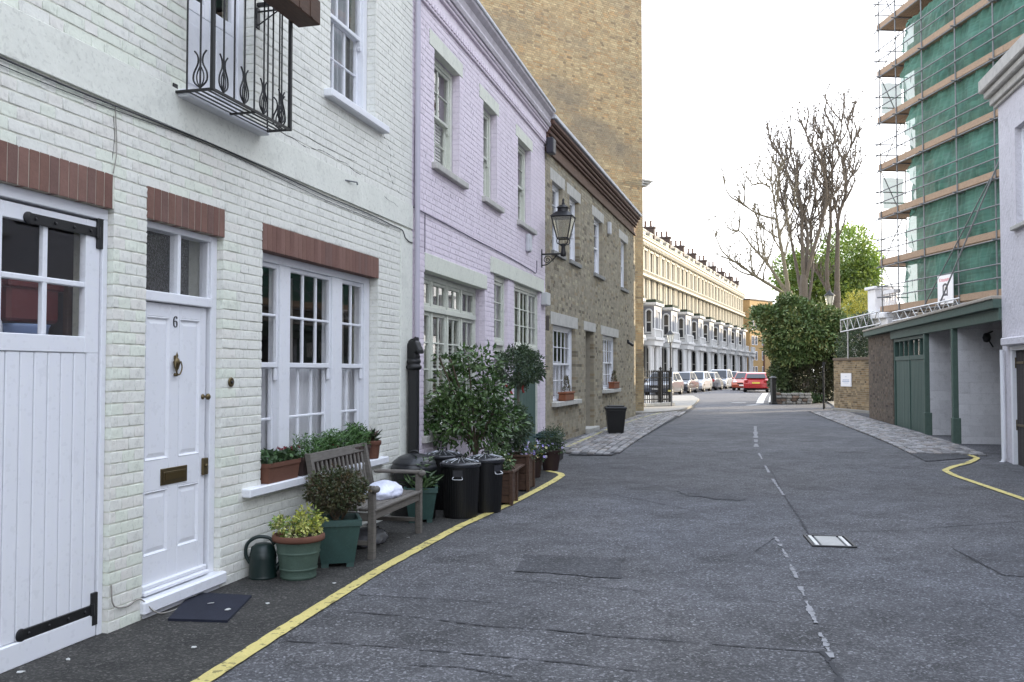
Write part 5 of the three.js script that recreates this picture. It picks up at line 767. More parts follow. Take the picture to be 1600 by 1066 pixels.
// ---------------------------------------------------------------- horse head hitching post
{
  const t = thing('hitching_post', 'black hitching post with a horse head finial at the house corner', 'hitching post', [-1.145, 0, -10.45], wallA - PI / 2 + .1), m = M.blackIron;
  part('shaft', [box(-.055, .055, 0, 1.66, -.055, .055, .012), box(-.08, .08, 0, .12, -.08, .08, .012)], m, t); part('collar', [lathe([[0, 1.64], [.075, 1.645], [.092, 1.665], [.092, 1.69], [.075, 1.7], [.072, 1.72], [.084, 1.735], [.08, 1.76], [.06, 1.775], [0, 1.775]], 24)], m, t);
  const head = prism([[-.07, 1.76], [.065, 1.76], [.07, 1.8], [.055, 1.84], [.075, 1.86], [.105, 1.83], [.125, 1.835], [.12, 1.875], [.095, 1.92], [.072, 1.965], [.05, 1.985], [.045, 2.025], [.02, 1.99], [-.03, 1.985], [-.07, 1.955], [-.095, 1.9], [-.1, 1.84], [-.09, 1.79]], -.045, .045, .018);
  part('horse_head', [head.rotateY(-.5)], m, t); part('ear', [prism([[.03, 1.98], [.055, 1.98], [.05, 2.03]], .018, .04).rotateY(-.5)], m, t); part('mane', tube([V(.02, 2.0, 0), V(-.05, 1.985, .0), V(-.095, 1.93, 0), V(-.108, 1.85, 0), V(-.095, 1.78, 0)], .018, 16, 6).rotateY(-.5), m, t);
}
// ---------------------------------------------------------------- bins
{
  const metalBin = (pos, turn, label, r = .215, hgt = .6) => {
    const t = thing('dustbin', label, 'bin', pos, turn, 'black dustbins beside the bench'); const pr = [[0, 0], [r - .035, 0], [r - .03, .012]]; pr.push([r - .004, hgt - .03], [r + .004, hgt - .02], [r + .004, hgt], [r - .012, hgt]);
    part('body', lathe(pr, 40), M.blackPlastic, t); const ribs = []; for (let i = 0; i < 44; i++) { const a = i * 2 * PI / 44; ribs.push(bar(V(Math.cos(a) * (r - .029), .03, Math.sin(a) * (r - .029)), V(Math.cos(a) * (r - .006), hgt - .05, Math.sin(a) * (r - .006)), .0045, 4)); } stuffPart('ribs', ribs, M.blackPlastic, t);
    part('lid', lathe([[r + .014, hgt - .03], [r + .02, hgt - .005], [r + .012, hgt + .01], [r * .8, hgt + .03], [r * .4, hgt + .048], [0, hgt + .052]], 40), mat(.025, .026, .03, .14, { bumpMap: T.fine, bumpScale: .001 }), t);
    const rb = []; for (let i = 0; i < 16; i++) { const a = i * 2 * PI / 16; rb.push(bar(V(Math.cos(a) * r * .95, hgt + .016, Math.sin(a) * r * .95), V(Math.cos(a) * r * .3, hgt + .05, Math.sin(a) * r * .3), .008, 6)); } part('lid_ribs', rb, mat(.32, .33, .35, .22, { metalness: .6 }), t);
    const lh = part('lid_handle', [bar(V(-.05, hgt + .045, 0), V(-.05, hgt + .085, 0), .008, 6), bar(V(.05, hgt + .045, 0), V(.05, hgt + .085, 0), .008, 6), bar(V(-.055, hgt + .085, 0), V(.055, hgt + .085, 0), .009, 6)], M.blackPlastic, t);
    for (const s of [-1, 1]) { const zf = r - .01; part('handle', [tube([V(-.045, hgt - .13, s * zf), V(-.055, hgt - .155, s * (zf + .03)), V(0, hgt - .16, s * (zf + .035)), V(.055, hgt - .155, s * (zf + .03)), V(.045, hgt - .13, s * zf)], .006, 18, 6)], M.zinc, t); part('handle_plate', box(-.055, .055, hgt - .135, hgt - .06, s > 0 ? zf - .004 : -zf - .006, s > 0 ? zf + .006 : -zf + .004, .003), mat(.03, .03, .035, .4), t); }
    return t;
  };
  metalBin([-.575, 0, -10.07], -.1, 'black ribbed dustbin with pale wire handle beside the yellow line'); metalBin([-.31, 0, -10.47], .8, 'black ribbed dustbin between the front dustbin and wooden planter bench', .21, .61); metalBin([-.83, 0, -10.72], .3, 'black ribbed dustbin pushed back against the lilac wall', .22, .63);
  const t = thing('compost_bin', 'black plastic bin with domed ringed lid behind the bench', 'bin', [-1.085, 0, -9.98], 0); part('body', lathe([[0, 0], [.235, 0], [.24, .02], [.225, .5], [.24, .52], [.24, .56]], 36), M.blackPlastic, t); part('lid', lathe([[.245, .54], [.255, .56], [.25, .585], [.235, .6], [.24, .61], [.235, .63], [.2, .66], [.19, .665], [.18, .68], [.1, .71], [.03, .72], [0, .72]], 36), mat(.02, .021, .024, .32), t); part('grip', tube([V(-.05, .71, 0), V(-.03, .74, 0), V(.03, .74, 0), V(.05, .71, 0)], .012, 12, 6), M.blackPlastic, t);
}
{ // wheelie bin by the stock brick house
  const t = thing('wheelie_bin', 'black square dustbin with lid by the stock brick wall', 'bin', [2.47, gy(21.4), -21.42], wallA - PI / 2 + .2);
  boxPot(.36, .46, .62, M.blackPlastic, t, 'body'); t.remove(t.children[1]); part('lid', [box(-.26, .26, .6, .66, -.26, .26, .02), box(-.2, .2, .66, .69, -.2, .2, .02)], M.blackPlastic, t);
}
// ---------------------------------------------------------------- planters before the lilac house
{
  const a = Math.atan2(1.45, .27), t = thing('planter_bench', 'brown timber planter bench of two boxes joined by a seat', 'planter', [-.17, 0, -11.12], a);      // x along the street
  for (const [x0, x1, hh] of [[-.16, .16, .42], [1.05, 1.5, .5]]) {
    for (const zf of [-.2, .18]) for (let i = 0; i < 4; i++) part('board', box(x0 + .02, x1 - .02, .03 + i * (hh - .06) / 4, .03 + (i + 1) * (hh - .06) / 4 - .004, zf - .012, zf + .012, .003), M.brownWood, t);
    for (const xf of [x0, x1]) for (let i = 0; i < 4; i++) part('board', box(xf - .012, xf + .012, .03 + i * (hh - .06) / 4, .03 + (i + 1) * (hh - .06) / 4 - .004, -.21, .19, .003), M.brownWood, t);
    for (const xf of [x0 - .01, x1 + .01]) for (const zf of [-.21, .195]) part('corner_post', box(xf - .022, xf + .022, 0, hh, zf - .022, zf + .022, .004), M.brownWood, t);
    part('rim', [box(x0 - .035, x1 + .035, hh - .03, hh, .17, .225, .004), box(x0 - .035, x1 + .035, hh - .03, hh, -.235, -.18, .004), box(x0 - .035, x0 + .02, hh - .029, hh - .001, -.18, .17, .004), box(x1 - .02, x1 + .035, hh - .029, hh - .001, -.18, .17, .004)], M.brownWood, t); part('soil', box(x0, x1, hh - .08, hh - .05, -.2, .18), M.soil, t);
  }
  for (let i = 0; i < 3; i++) part('seat_board', box(.18, 1.03, .36, .385, -.17 + i * .115, -.065 + i * .115, .004), M.brownWood, t);
  t.updateMatrixWorld(true);
  const w2 = (x, y, z) => V(x, y, z).applyMatrix4(t.matrixWorld);
  const plant = (name, label, cat, p, turn = 0) => thing(name, label, cat, p.toArray(), turn);
  { const q = plant('primrose_clump', 'yellow flowering trailing plant in the small end of planter bench', 'plant', w2(0, .36, -.02)), L = Leaves(); crown(L, V(0, .14, .06), V(.2, .17, .2), 40, 14, .05, greens.concat([[.1, .16, .05]]), { shell: .2, clumpR: .3 }); for (let i = 0; i < 16; i++) flower(L, V(rr(-.2, .2), rr(.0, .25), rr(.02, .25)), .022, i % 3 ? [.55, .5, .25] : [.6, .6, .5]); stuffPart('foliage', L.geo(), LM, q); }
  const pansies = (q, n, rx, y0, y1, rz, cols) => { const L = Leaves(); for (let i = 0; i < n * 9; i++) { const d = sph(); L.add(V(d.x * rx, rr(y0 - .06, y1 - .02), d.z * rz), d.clone().add(V(0, rr(0, .6), 0)), .045, .024, pick(greens)); } for (let i = 0; i < n; i++) { const a2 = rr(0, 6.28), r = Math.sqrt(rr(.1, 1)); flower(L, V(Math.cos(a2) * rx * r, rr(y0, y1), Math.sin(a2) * rz * r), rr(.02, .03), cols[Math.floor(rnd() * cols.length)], [.5, .38, .05]); } stuffPart('flowers', L.geo(), LM, q); };
  const viol = [[.32, .27, .62], [.5, .48, .75], [.62, .6, .72], [.16, .1, .42]];
  pansies(plant('pansy_clump', 'white and violet pansies in the tall end of planter bench', 'flowers', w2(1.28, .44, 0)), 34, .26, .05, .2, .24, [[.6, .6, .68], [.55, .52, .72], [.3, .25, .55]]);
  { const q = plant('clipped_shrub', 'dense round evergreen shrub growing from the planter bench', 'shrub', w2(1.2, .42, -.1)), L = Leaves(); crown(L, V(0, .46, 0), V(.31, .33, .31), 230, 15, .045, dark.concat([[.04, .07, .025]]), { shell: .55, clumpR: .14, aspect: .55 }); stuffPart('foliage', L.geo(), LM, q); part('stem', bar(V(0, -.05, 0), V(0, .4, 0), .018, 7), M.twig, q); }
  const pot = (label, x, d, r, hgt, m, extra) => { const q = thing('flower_pot', label, 'plant pot', [x, gy(d), -d], 0); part('pot', potGeo(r * .68, r, hgt), m, q); part('soil', soilDisc(r - .03, hgt - .05), M.soil, q); extra(q, hgt, r); return q; };
  const maroon = mat(.03, .013, .011, .6, { map: T.stone });
  pot('dark red pot of mixed violet and yellow pansies by the yellow line', .31, 13.6, .17, .33, maroon, (q, hh, r) => pansies(q, 44, r * 1.35, hh - .02, hh + .2, r * 1.35, [...viol, [.5, .45, .1], [.55, .55, .3]]));
  pot('dark red pot of violet pansies round a little conifer', .62, 14.45, .175, .33, maroon, (q, hh, r) => { pansies(q, 36, r * 1.4, hh, hh + .14, r * 1.4, viol); const L = Leaves(); crown(L, V(.03, hh + .2, 0), V(.2, .17, .2), 90, 16, .03, dark.concat([[.05, .08, .03]]), { shell: .3, clumpR: .22 }); stuffPart('conifer', L.geo(), LM, q); });
  { const q = thing('recycling_box', 'green lidded refuse box by the lilac garage door', 'bin', [.66, gy(15.8), -15.8], wallA - PI / 2); part('box', box(-.2, .2, 0, .4, -.24, .24, .02), M.blackPlastic, q); part('lid', [box(-.23, .23, .4, .44, -.27, .27, .015), box(-.2, .2, .44, .475, -.24, .24, .015), box(-.16, .16, .475, .5, -.2, .2, .015)], mat(.02, .055, .055, .45), q); }
  // camellia, lollipop bay
  { const q = thing('camellia_bush', 'large loose glossy camellia bush before the lilac window', 'shrub', [-.46, 0, -11.35], 0), L = Leaves(); part('pot', potGeo(.17, .22, .38), M.blackPlastic, q);
    const st = []; const limbs = []; for (let i = 0; i < 17; i++) { const a2 = rr(0, 6.28), r = rr(.15, .62), y = rr(.9, 2.0) - r * .35; const e = V(Math.cos(a2) * r * 1.05, y, Math.sin(a2) * r * .7), pts = [V(0, .35, 0), V(Math.cos(a2) * .03, .62, Math.sin(a2) * .03), V(e.x * .45, .6 + (y - .6) * .5, e.z * .45), e]; st.push(tube(pts, .011, 10, 5)); limbs.push(pts); } st.push(bar(V(0, .3, 0), V(0, .75, 0), .028, 8)); part('stems', st, M.twig, q);
    const pal = [[.045, .09, .026], [.06, .11, .032], [.075, .13, .04], [.1, .155, .055]];
    for (const [c, r, n] of [[V(-.06, 1.0, 0), V(.6, .34, .42), 120], [V(-.12, 1.38, .02), V(.42, .32, .34), 62], [V(.02, 1.76, 0), V(.28, .22, .26), 26], [V(.22, 1.15, .05), V(.24, .36, .3), 36], [V(-.45, .98, 0), V(.33, .24, .3), 28]]) crown(L, c, r, n, 11, .088, pal, { shell: .35, clumpR: .3, aspect: .48 });
    for (const p of limbs) for (let i = 0; i < 12; i++) L.add(p[3].clone().add(sph().multiplyScalar(.09)), sph().add(V(0, .4, 0)), .085, .04, pick(pal)); stuffPart('leaves', L.geo(), LMs, q); }
  { const q = thing('lollipop_bay_tree', 'lollipop standard bay tree with round head in front of green garage door', 'tree', [.1, gy(13.1), -13.1], 0), L = Leaves(); crown(L, V(0, 1.66, 0), V(.36, .31, .36), 260, 14, .05, dark, { shell: .6, clumpR: .14, aspect: .5 }); stuffPart('crown', L.geo(), LM, q); part('trunk', tube([V(0, .3, 0), V(.02, .8, .01), V(-.01, 1.2, 0), V(.01, 1.6, 0)], .022, 12, 7), M.bark, q); part('pot', potGeo(.17, .21, .4), M.terracotta, q); part('ribbon', [tube([V(-.2, 1.42, .12), V(-.14, 1.36, .16), V(-.1, 1.28, .18)], .018, 8, 5), tube([V(.06, 1.4, .06), V(.05, 1.36, .08), V(.07, 1.3, .08)], .016, 8, 5)], mat(.3, .03, .025, .6), q); }
}
// ---------------------------------------------------------------- window boxes on the white house sill and the stock brick sills
{
  const toW = (u, v, w) => V(W0[0] + u * Math.cos(wallA) + w * Math.sin(wallA), v, -(W0[1] + u * Math.sin(wallA)) + w * Math.cos(wallA));
  const trough = (label, u0, u1, m, kind) => {
    const t = thing('window_box', label, 'window box', toW((u0 + u1) / 2, .706, -.012).toArray(), wallA), w = (u1 - u0) / 2;
    const s = (y, k, z) => [[-w * k, y, -z], [w * k, y, -z], [w * k, y, z], [-w * k, y, z]], R = [s(0, .93, .06), s(.13, .98, .072), s(.13, 1, .08), s(.165, 1, .08), s(.165, .97, .068), s(.13, .96, .066)], P = [];
    for (let i = 0; i < 5; i++) for (let k = 0; k < 4; k++) { const a = R[i][k], b = R[i][(k + 1) % 4], c = R[i + 1][(k + 1) % 4], d = R[i + 1][k]; P.push(...b, ...a, ...d, ...b, ...d, ...c); } const g = new THREE.BufferGeometry(); g.setAttribute('position', new THREE.Float32BufferAttribute(P, 3)); g.computeVertexNormals();
    part('trough', g, m, t); part('soil', box(-w * .96, w * .96, .11, .13, -.066, .066), M.soil, t); const L = Leaves();
    if (kind === 0) { for (let i = 0; i < 170; i++) { const x = rr(-w, w), d = V(rr(-.8, .8), rr(.2, 1.3), rr(-.6, 1)); L.add(V(x, .14 + rr(0, .09), rr(-.05, .06)), d, rr(.05, .085), rr(.04, .06), pick([[.045, .09, .035], [.07, .13, .05], [.03, .06, .025]]), .3); } for (let i = 0; i < 12; i++) flower(L, V(rr(-.03, w), .22 + rr(0, .06), rr(-.04, .06)), .022, [.2, .012, .03]); }
    else { for (let i = 0; i < 34 * kind; i++) { const x = rr(-w, w), z = rr(-.05, .05), hh = rr(.12, .24) * (kind > 2 ? 1.15 : 1); for (let k = 0; k < 16; k++) { const a = rr(0, 6.28); L.add(V(x, .13 + hh * k / 16, z), V(Math.cos(a), rr(.3, 1.2), Math.sin(a)), rr(.035, .07), .013, pick([[.07, .15, .04], [.09, .18, .05], [.05, .11, .03]]), .3); } } if (kind === 2) for (let i = 0; i < 7; i++) flower(L, V(rr(-w, 0), .2 + rr(0, .04), rr(-.02, .06)), .02, [.16, .02, .025]); }
    stuffPart('plants', L.geo(), LM, t); return t;
  };
  const darkPl = mat(.05, .03, .025, .7);
  trough('terracotta window box with dark red primulas on the white sill', 4.5, 5.03, M.terracotta, 0); trough('brown window box with feathery green plants behind the bench back', 5.08, 5.55, darkPl, 1); trough('window box with red flowers and tall green plants in mid sill', 5.6, 6.12, darkPl, 2); trough('brown window box overflowing with the tallest green plants', 6.15, 6.55, darkPl, 3);
  const c = toW(6.74, .706, -.01), t = thing('terracotta_pot', 'single terracotta pot with dark leaved plant at the end of the white sill', 'plant pot', c.toArray(), 0); part('pot', potGeo(.07, .1, .19, .012), M.terracotta, t); const L = Leaves(); for (let i = 0; i < 70; i++) { const a = rr(0, 6.28); L.add(V(0, .16 + rr(0, .06), 0), V(Math.cos(a), rr(.5, 2), Math.sin(a)), rr(.08, .17), .03, pick([[.03, .06, .025], [.06, .1, .04], [.07, .03, .03]]), .3); } stuffPart('foliage', L.geo(), LM, t);
  const hb = thing('balcony_planter', 'brown timber planter hooked over the iron balcony rail', 'window box', toW(3.95, 4.43, .42).toArray(), wallA); part('box', [box(-.42, .5, 0, .2, -.1, .1, .008)], M.brownWood, hb); for (let i = 0; i < 5; i++) part('rib', box(-.4 + i * .18, -.36 + i * .18, .01, .19, .1, .106, .003), M.brownWood, hb);
  const bA = Math.atan2(BJ[1] - PJ[1], BJ[0] - PJ[0]), toB = (u, v, w) => V(PJ[0] + u * Math.cos(bA) + w * Math.sin(bA), v, -(PJ[1] + u * Math.sin(bA)) + w * Math.cos(bA));
  for (const [u, v, l, hgt] of [[1.75, .987, 'terracotta trough with spiky plant on the sill beside the lilac house', .34], [7.75, 1.137, 'terracotta trough with bushy plant on the sill above the black dustbin', .3]]) { const q = thing('sill_planter', l, 'window box', toB(u, v, .03).toArray(), bA); part('trough', [box(-.42, .42, 0, .15, -.08, .08, .015), box(-.44, .44, .15, .19, -.095, .095, .01)], mat(.26, .09, .042, .85, { map: T.stone }), q); const K = Leaves(); for (let i = 0; i < 190; i++) { const a = rr(0, 6.28), y = rr(0, 1); K.add(V(Math.cos(a) * .09 * (1 - y), .18 + y * hgt, Math.sin(a) * .06 * (1 - y)), V(Math.cos(a), rr(.3, 1.5), Math.sin(a)), .07, .02, pick([[.12, .11, .05], [.09, .1, .04], [.16, .12, .07]])); } stuffPart('plant', K.geo(), LM, q); }
}
// ---------------------------------------------------------------- door mat and litter
{
  const m = [gp(262, 972), gp(355, 975), gp(393, 935), gp(300, 930)], g = new THREE.BufferGeometry(), P = [], top = .022; const q = (a, b, c, d) => P.push(...a, ...b, ...c, ...a, ...c, ...d), v = (p, y) => [p[0], y, -p[1]];
  q(v(m[0], top), v(m[1], top), v(m[2], top), v(m[3], top)); for (let i = 0; i < 4; i++) { const k = (i + 1) % 4; q(v(m[i], .006), v(m[k], .006), v(m[k], top), v(m[i], top)); } g.setAttribute('position', new THREE.Float32BufferAttribute(P, 3)); g.computeVertexNormals(); single('door_mat', g, M.mat, 'dark blue ribbed door mat before the numbered door', 'door mat');
  const spots = [[302, 938], [330, 950], [356, 960], [303, 1015], [418, 946], [106, 1034], [31, 1054], [522, 914], [638, 842]];
  spots.forEach(([x, y], i) => { const [X, d] = gp(x, y), n = 5, a0 = rr(0, 6), pts = []; for (let k = 0; k < n; k++) pts.push([Math.cos(a0 + k * 1.25) * rr(.012, .03), Math.sin(a0 + k * 1.25) * rr(.008, .02)]); const gg = prism(pts, 0, .003); gg.rotateX(-PI / 2 + rr(-.25, .25)); const o = single('paper_scrap', gg, M.paper, 'small torn scrap of white paper lying on the dark footway', 'litter', [X, .012 + (y < 976 && x > 262 && x < 395 && y > 928 ? .02 : 0), -d], rr(0, 6), 'paper scraps on the footway'); });
}
// ---------------------------------------------------------------- wall lantern
{
  const bA = Math.atan2(7.325, 1.858), c = V(WJ[0] + 7.2 * Math.cos(bA), 3.93, -(WJ[1] + 7.2 * Math.sin(bA))), t = thing('wall_lantern', 'black iron bracket lantern on the corner of the lilac house', 'lantern', c.toArray(), bA), m = M.blackIron, Z = .44;
  part('wall_plate', box(-.02, .02, -.26, .1, 0, .02, .004), m, t); part('bracket', [box(-.014, .014, -.015, .015, 0, Z, .003), tube([V(0, -.22, .02), V(0, -.2, .12), V(0, -.12, .22), V(0, -.02, .32)], .011, 14, 6)], m, t);
  const sc = []; for (let i = 0; i <= 26; i++) { const a = i * .42, r = .085 * (1 - i / 30); sc.push(V(0, -.11 + Math.sin(a) * r, .12 + Math.cos(a) * r)); } part('scroll', tube(sc, .008, 60, 5), m, t);
  part('neck', at(lathe([[0, -.06], [.05, -.05], [.06, 0], [.045, .05], [.035, .14], [.06, .16], [.06, .19], [.03, .2], [0, .2]], 14), 0, 0, Z), m, t);
  part('cradle', [0, 1, 2, 3].map(i => { const a = PI / 4 + i * PI / 2; return tube([V(Math.cos(a) * .03, .18, Z + Math.sin(a) * .03), V(Math.cos(a) * .14, .2, Z + Math.sin(a) * .14), V(Math.cos(a) * .15, .27, Z + Math.sin(a) * .15), V(Math.cos(a) * .12, .3, Z + Math.sin(a) * .12)], .01, 12, 5); }), m, t);
  const b = .105, tp = .2, y0 = .3, y1 = .72, sq = r => [[-r, -r], [r, -r], [r, r], [-r, r]], fr = []; for (let i = 0; i < 4; i++) { const A = sq(b)[i], B = sq(b)[(i + 1) % 4], Cc = sq(tp)[i], D = sq(tp)[(i + 1) % 4]; fr.push(bar(V(A[0], y0, Z + A[1]), V(Cc[0], y1, Z + Cc[1]), .013, 6), bar(V(A[0], y0, Z + A[1]), V(B[0], y0, Z + B[1]), .013, 6), bar(V(Cc[0], y1, Z + Cc[1]), V(D[0], y1, Z + D[1]), .016, 6)); const P = [[A[0], y0, Z + A[1]], [B[0], y0, Z + B[1]], [D[0], y1, Z + D[1]], [Cc[0], y1, Z + Cc[1]]]; const g = new THREE.BufferGeometry(); g.setAttribute('position', new THREE.Float32BufferAttribute([...P[0], ...P[1], ...P[2], ...P[0], ...P[2], ...P[3]], 3)); g.computeVertexNormals(); part('pane', g, new THREE.MeshPhysicalMaterial({ color: C(.72, .7, .6), roughness: .2, transmission: .8, thickness: 0 }), t); } part('frame', fr, m, t);
  const py = (r0, yA, r1, yB) => { const g = new THREE.CylinderGeometry(r1 * Math.SQRT2, r0 * Math.SQRT2, yB - yA, 4, 1); g.rotateY(PI / 4); g.translate(0, (yA + yB) / 2, Z); return clean(g.toNonIndexed()); }; part('roof', [py(.225, .72, .12, .82), py(.1, .82, .09, .9), py(.115, .9, .04, .96), at(lathe([[.03, .95], [.03, .99], [.018, 1.02], [.026, 1.06], [0, 1.1]], 10), 0, 0, Z)], m, t); part('burner', at(lathe([[0, .3], [.02, .3], [.02, .46], [.035, .48], [.035, .6], [0, .62]], 10), 0, 0, Z), mat(.45, .43, .36, .5), t);
}
// ---------------------------------------------------------------- stored things seen through the garage door panes
{
  const toW = (u, v, w) => V(W0[0] + u * Math.cos(wallA) + w * Math.sin(wallA), v, -(W0[1] + u * Math.sin(wallA)) + w * Math.cos(wallA)).toArray();
  const s = thing('storage_shelf', 'timber shelf unit inside the white boarded garage', 'shelf', toW(1.7, 0, -.52), wallA); for (const y of [.6, 1.2, 1.66]) part('shelf_board', box(-.7, 1.0, y, y + .03, -.45, .2, .004), M.brownWood, s); for (const x of [-.7, .97]) for (const z of [-.45, .16]) part('upright', box(x, x + .04, 0, 2.2, z, z + .04, .004), M.brownWood, s);
  single('white_sack', lathe([[0, 0], [.17, 0], [.2, .06], [.19, .22], [.14, .3], [.06, .34], [.02, .4], [0, .4]], 14).scale(1, 1, .8), mat(.6, .6, .62, .6, { bumpMap: T.paintBump, bumpScale: .02 }), 'white plastic sack behind the garage window panes', 'sack', toW(1.95, 1.69, -.36), wallA); single('red_crate', [box(-.2, .2, 0, .22, -.14, .14, .02), box(-.22, .22, .2, .24, -.16, .16, .01)], mat(.12, .018, .016, .5), 'red plastic crate on the garage shelf', 'crate', toW(2.36, 1.92, -.42), wallA); single('blue_tub', lathe([[0, 0], [.15, 0], [.18, .2], [.19, .22], [.16, .22], [.15, .02]], 20), mat(.18, .25, .42, .4), 'pale blue tub on the garage shelf under the red crate', 'tub', toW(2.36, 1.69, -.42), wallA);
}
// ================================================================ trees and shrubs beyond the mews
function limb(pts, r0, r1) { // tapering round limb through points
  const c = new THREE.CatmullRomCurve3(pts), n = Math.max(4, pts.length * 4), rs = 8, P = [], I = [], fr = c.computeFrenetFrames(n, false);
  for (let i = 0; i <= n; i++) { const p = c.getPointAt(i / n), r = r0 + (r1 - r0) * Math.pow(i / n, .8), k = 1 + .12 * Math.sin(i * 2.7); for (let j = 0; j < rs; j++) { const a = j / rs * 2 * PI; P.push(...p.clone().addScaledVector(fr.normals[i], Math.cos(a) * r * k).addScaledVector(fr.binormals[i], Math.sin(a) * r * k).toArray()); } }
  for (let i = 0; i < n; i++) for (let j = 0; j < rs; j++) { const a = i * rs + j, b = i * rs + (j + 1) % rs, d = a + rs, e = b + rs; I.push(a, b, e, a, e, d); }
  const tip = P.length / 3; P.push(...c.getPointAt(1).toArray()); for (let j = 0; j < rs; j++) I.push(n * rs + j, n * rs + (j + 1) % rs, tip);
  const g = new THREE.BufferGeometry(); g.setAttribute('position', new THREE.Float32BufferAttribute(P, 3)); g.setIndex(I); g.computeVertexNormals(); return clean(g);
}
function pollard(label, depth, trunk, limbs, m) {
  const b = pd(trunk[0][0], trunk[0][1], depth), t = thing('pollarded_tree', label, 'tree', [b.x, 0, b.z], 0, 'bare pollarded trees above the shrub'), o = V(b.x, 0, b.z);
  const W = (l, w = 0) => l.map(([x, y], i) => pd(x, y, depth + w * i / l.length).sub(o)); const tr = W(trunk); tr[0].y = .05; part('trunk', limb(tr, .34, .2), m, t);
  const tw = [];
  for (const [l, r0, w] of limbs) {
    const p = W(l, w), c0 = new THREE.CatmullRomCurve3(p); part('branch', limb(p, r0 * .85, .03), m, t); const curves = [c0];
    for (let i = 0; i < Math.round(c0.getLength() * 1.5); i++) { const u = rr(.3, .95), s = c0.getPointAt(u), tg = c0.getTangentAt(u), d = V(rr(-1, 1), rr(.1, 1), rr(-1, 1)).normalize().addScaledVector(tg, .8).normalize(), ln = rr(1.1, 2.8) * (1.15 - .6 * u), a = s.clone().addScaledVector(d, ln * .4), b2 = a.clone().addScaledVector(d.clone().add(V(rr(-.3, .3), .7, 0)).normalize(), ln * .35), e = b2.clone().addScaledVector(V(rr(-.35, .35), 1, rr(-.35, .35)).normalize(), ln * .35), q = [s, a, b2, e]; part('branch', limb(q, .05, .018), m, t); curves.push(new THREE.CatmullRomCurve3(q)); }
    for (const c of curves) { const L = c.getLength(), n = Math.round(L * 3.4);
    for (let i = 0; i < n; i++) { const u = rr(.3, 1), s = c.getPointAt(u), tg = c.getTangentAt(u), d = V(rr(-1, 1), rr(-.1, 1), rr(-1, 1)).addScaledVector(tg, .9).normalize(), len = rr(.25, 1.15) * (1.2 - .5 * u); const e = s.clone().addScaledVector(d, len * .6).add(V(0, rr(-.05, .12), 0)), f = e.clone().addScaledVector(d.clone().add(V(rr(-.5, .5), .5, rr(-.3, .3))).normalize(), len * .5); tw.push(limb([s, e, f], .028 * (1.3 - .6 * u), .01)); if (rnd() < .6) tw.push(at(clean(new THREE.IcosahedronGeometry(rr(.03, .06), 0)), f.x, f.y, f.z)); if (rnd() < .5) tw.push(limb([e, e.clone().add(V(rr(-.4, .4), rr(.1, .5), rr(-.3, .3)))], .014, .007)); } }
  }
  stuffPart('twigs', tw, m, t);
}
const barkPale = mat(.26, .23, .17, .95, { map: T.stone, bumpMap: T.fine, bumpScale: .012 }), barkGrey = mat(.165, .14, .115, .95, { map: T.stone, bumpMap: T.fine, bumpScale: .012 });
pollard('bare pollarded tree with pale trunk and long limbs reaching left over the street', 45, [[1244, 640], [1242, 560], [1238, 500], [1232, 455]], [[[[1234, 470], [1220, 456], [1178, 430], [1154, 412], [1127, 400]], .13, -2], [[[1232, 462], [1223, 448], [1199, 412], [1175, 385], [1155, 361], [1144, 366]], .13, 1], [[[1234, 470], [1226, 415], [1218, 370], [1211, 322], [1203, 277], [1199, 270]], .16, 0], [[[1203, 292], [1190, 287], [1173, 290]], .06, 1], [[[1210, 342], [1184, 334], [1165, 322], [1148, 306]], .07, -1], [[[1215, 372], [1195, 358], [1185, 352]], .05, 1]], barkPale);
pollard('bare pollarded tree with many crooked upright stems beside the pale trunked one', 46.5, [[1262, 640], [1260, 560], [1256, 490], [1256, 430]], [[[[1254, 470], [1247, 430], [1229, 340], [1220, 301], [1215, 265], [1199, 232]], .13, 1.5], [[[1256, 440], [1253, 370], [1250, 310], [1232, 274], [1220, 244], [1205, 226], [1206, 199]], .15, -1], [[[1258, 430], [1262, 367], [1253, 322], [1244, 280], [1239, 250], [1220, 205]], .13, 1], [[[1258, 440], [1268, 400], [1286, 340], [1292, 295], [1280, 250], [1264, 220], [1252, 188]], .15, -1.5], [[[1262, 480], [1270, 420], [1266, 350], [1274, 300], [1268, 262]], .11, 2]], barkGrey);
pollard('tallest bare pollarded tree with dark trunks right of the crooked stemmed one', 47.5, [[1302, 640], [1302, 570], [1306, 510], [1308, 455]], [[[[1302, 490], [1292, 430], [1298, 340], [1292, 280], [1286, 226], [1273, 184]], .17, -1.5], [[[1308, 460], [1309, 370], [1310, 340], [1321, 304], [1321, 259], [1307, 229], [1301, 181]], .19, 0], [[[1322, 286], [1334, 271], [1343, 246]], .06, 1], [[[1319, 253], [1331, 226], [1345, 199]], .07, -1], [[[1310, 226], [1322, 208], [1327, 184]], .06, 1], [[[1307, 223], [1315, 199], [1316, 178]], .06, -1], [[[1304, 500], [1295, 460], [1272, 415], [1258, 372], [1250, 345]], .13, 1.5], [[[1310, 345], [1302, 310], [1299, 260], [1286, 232]], .08, -1.5]], barkGrey);
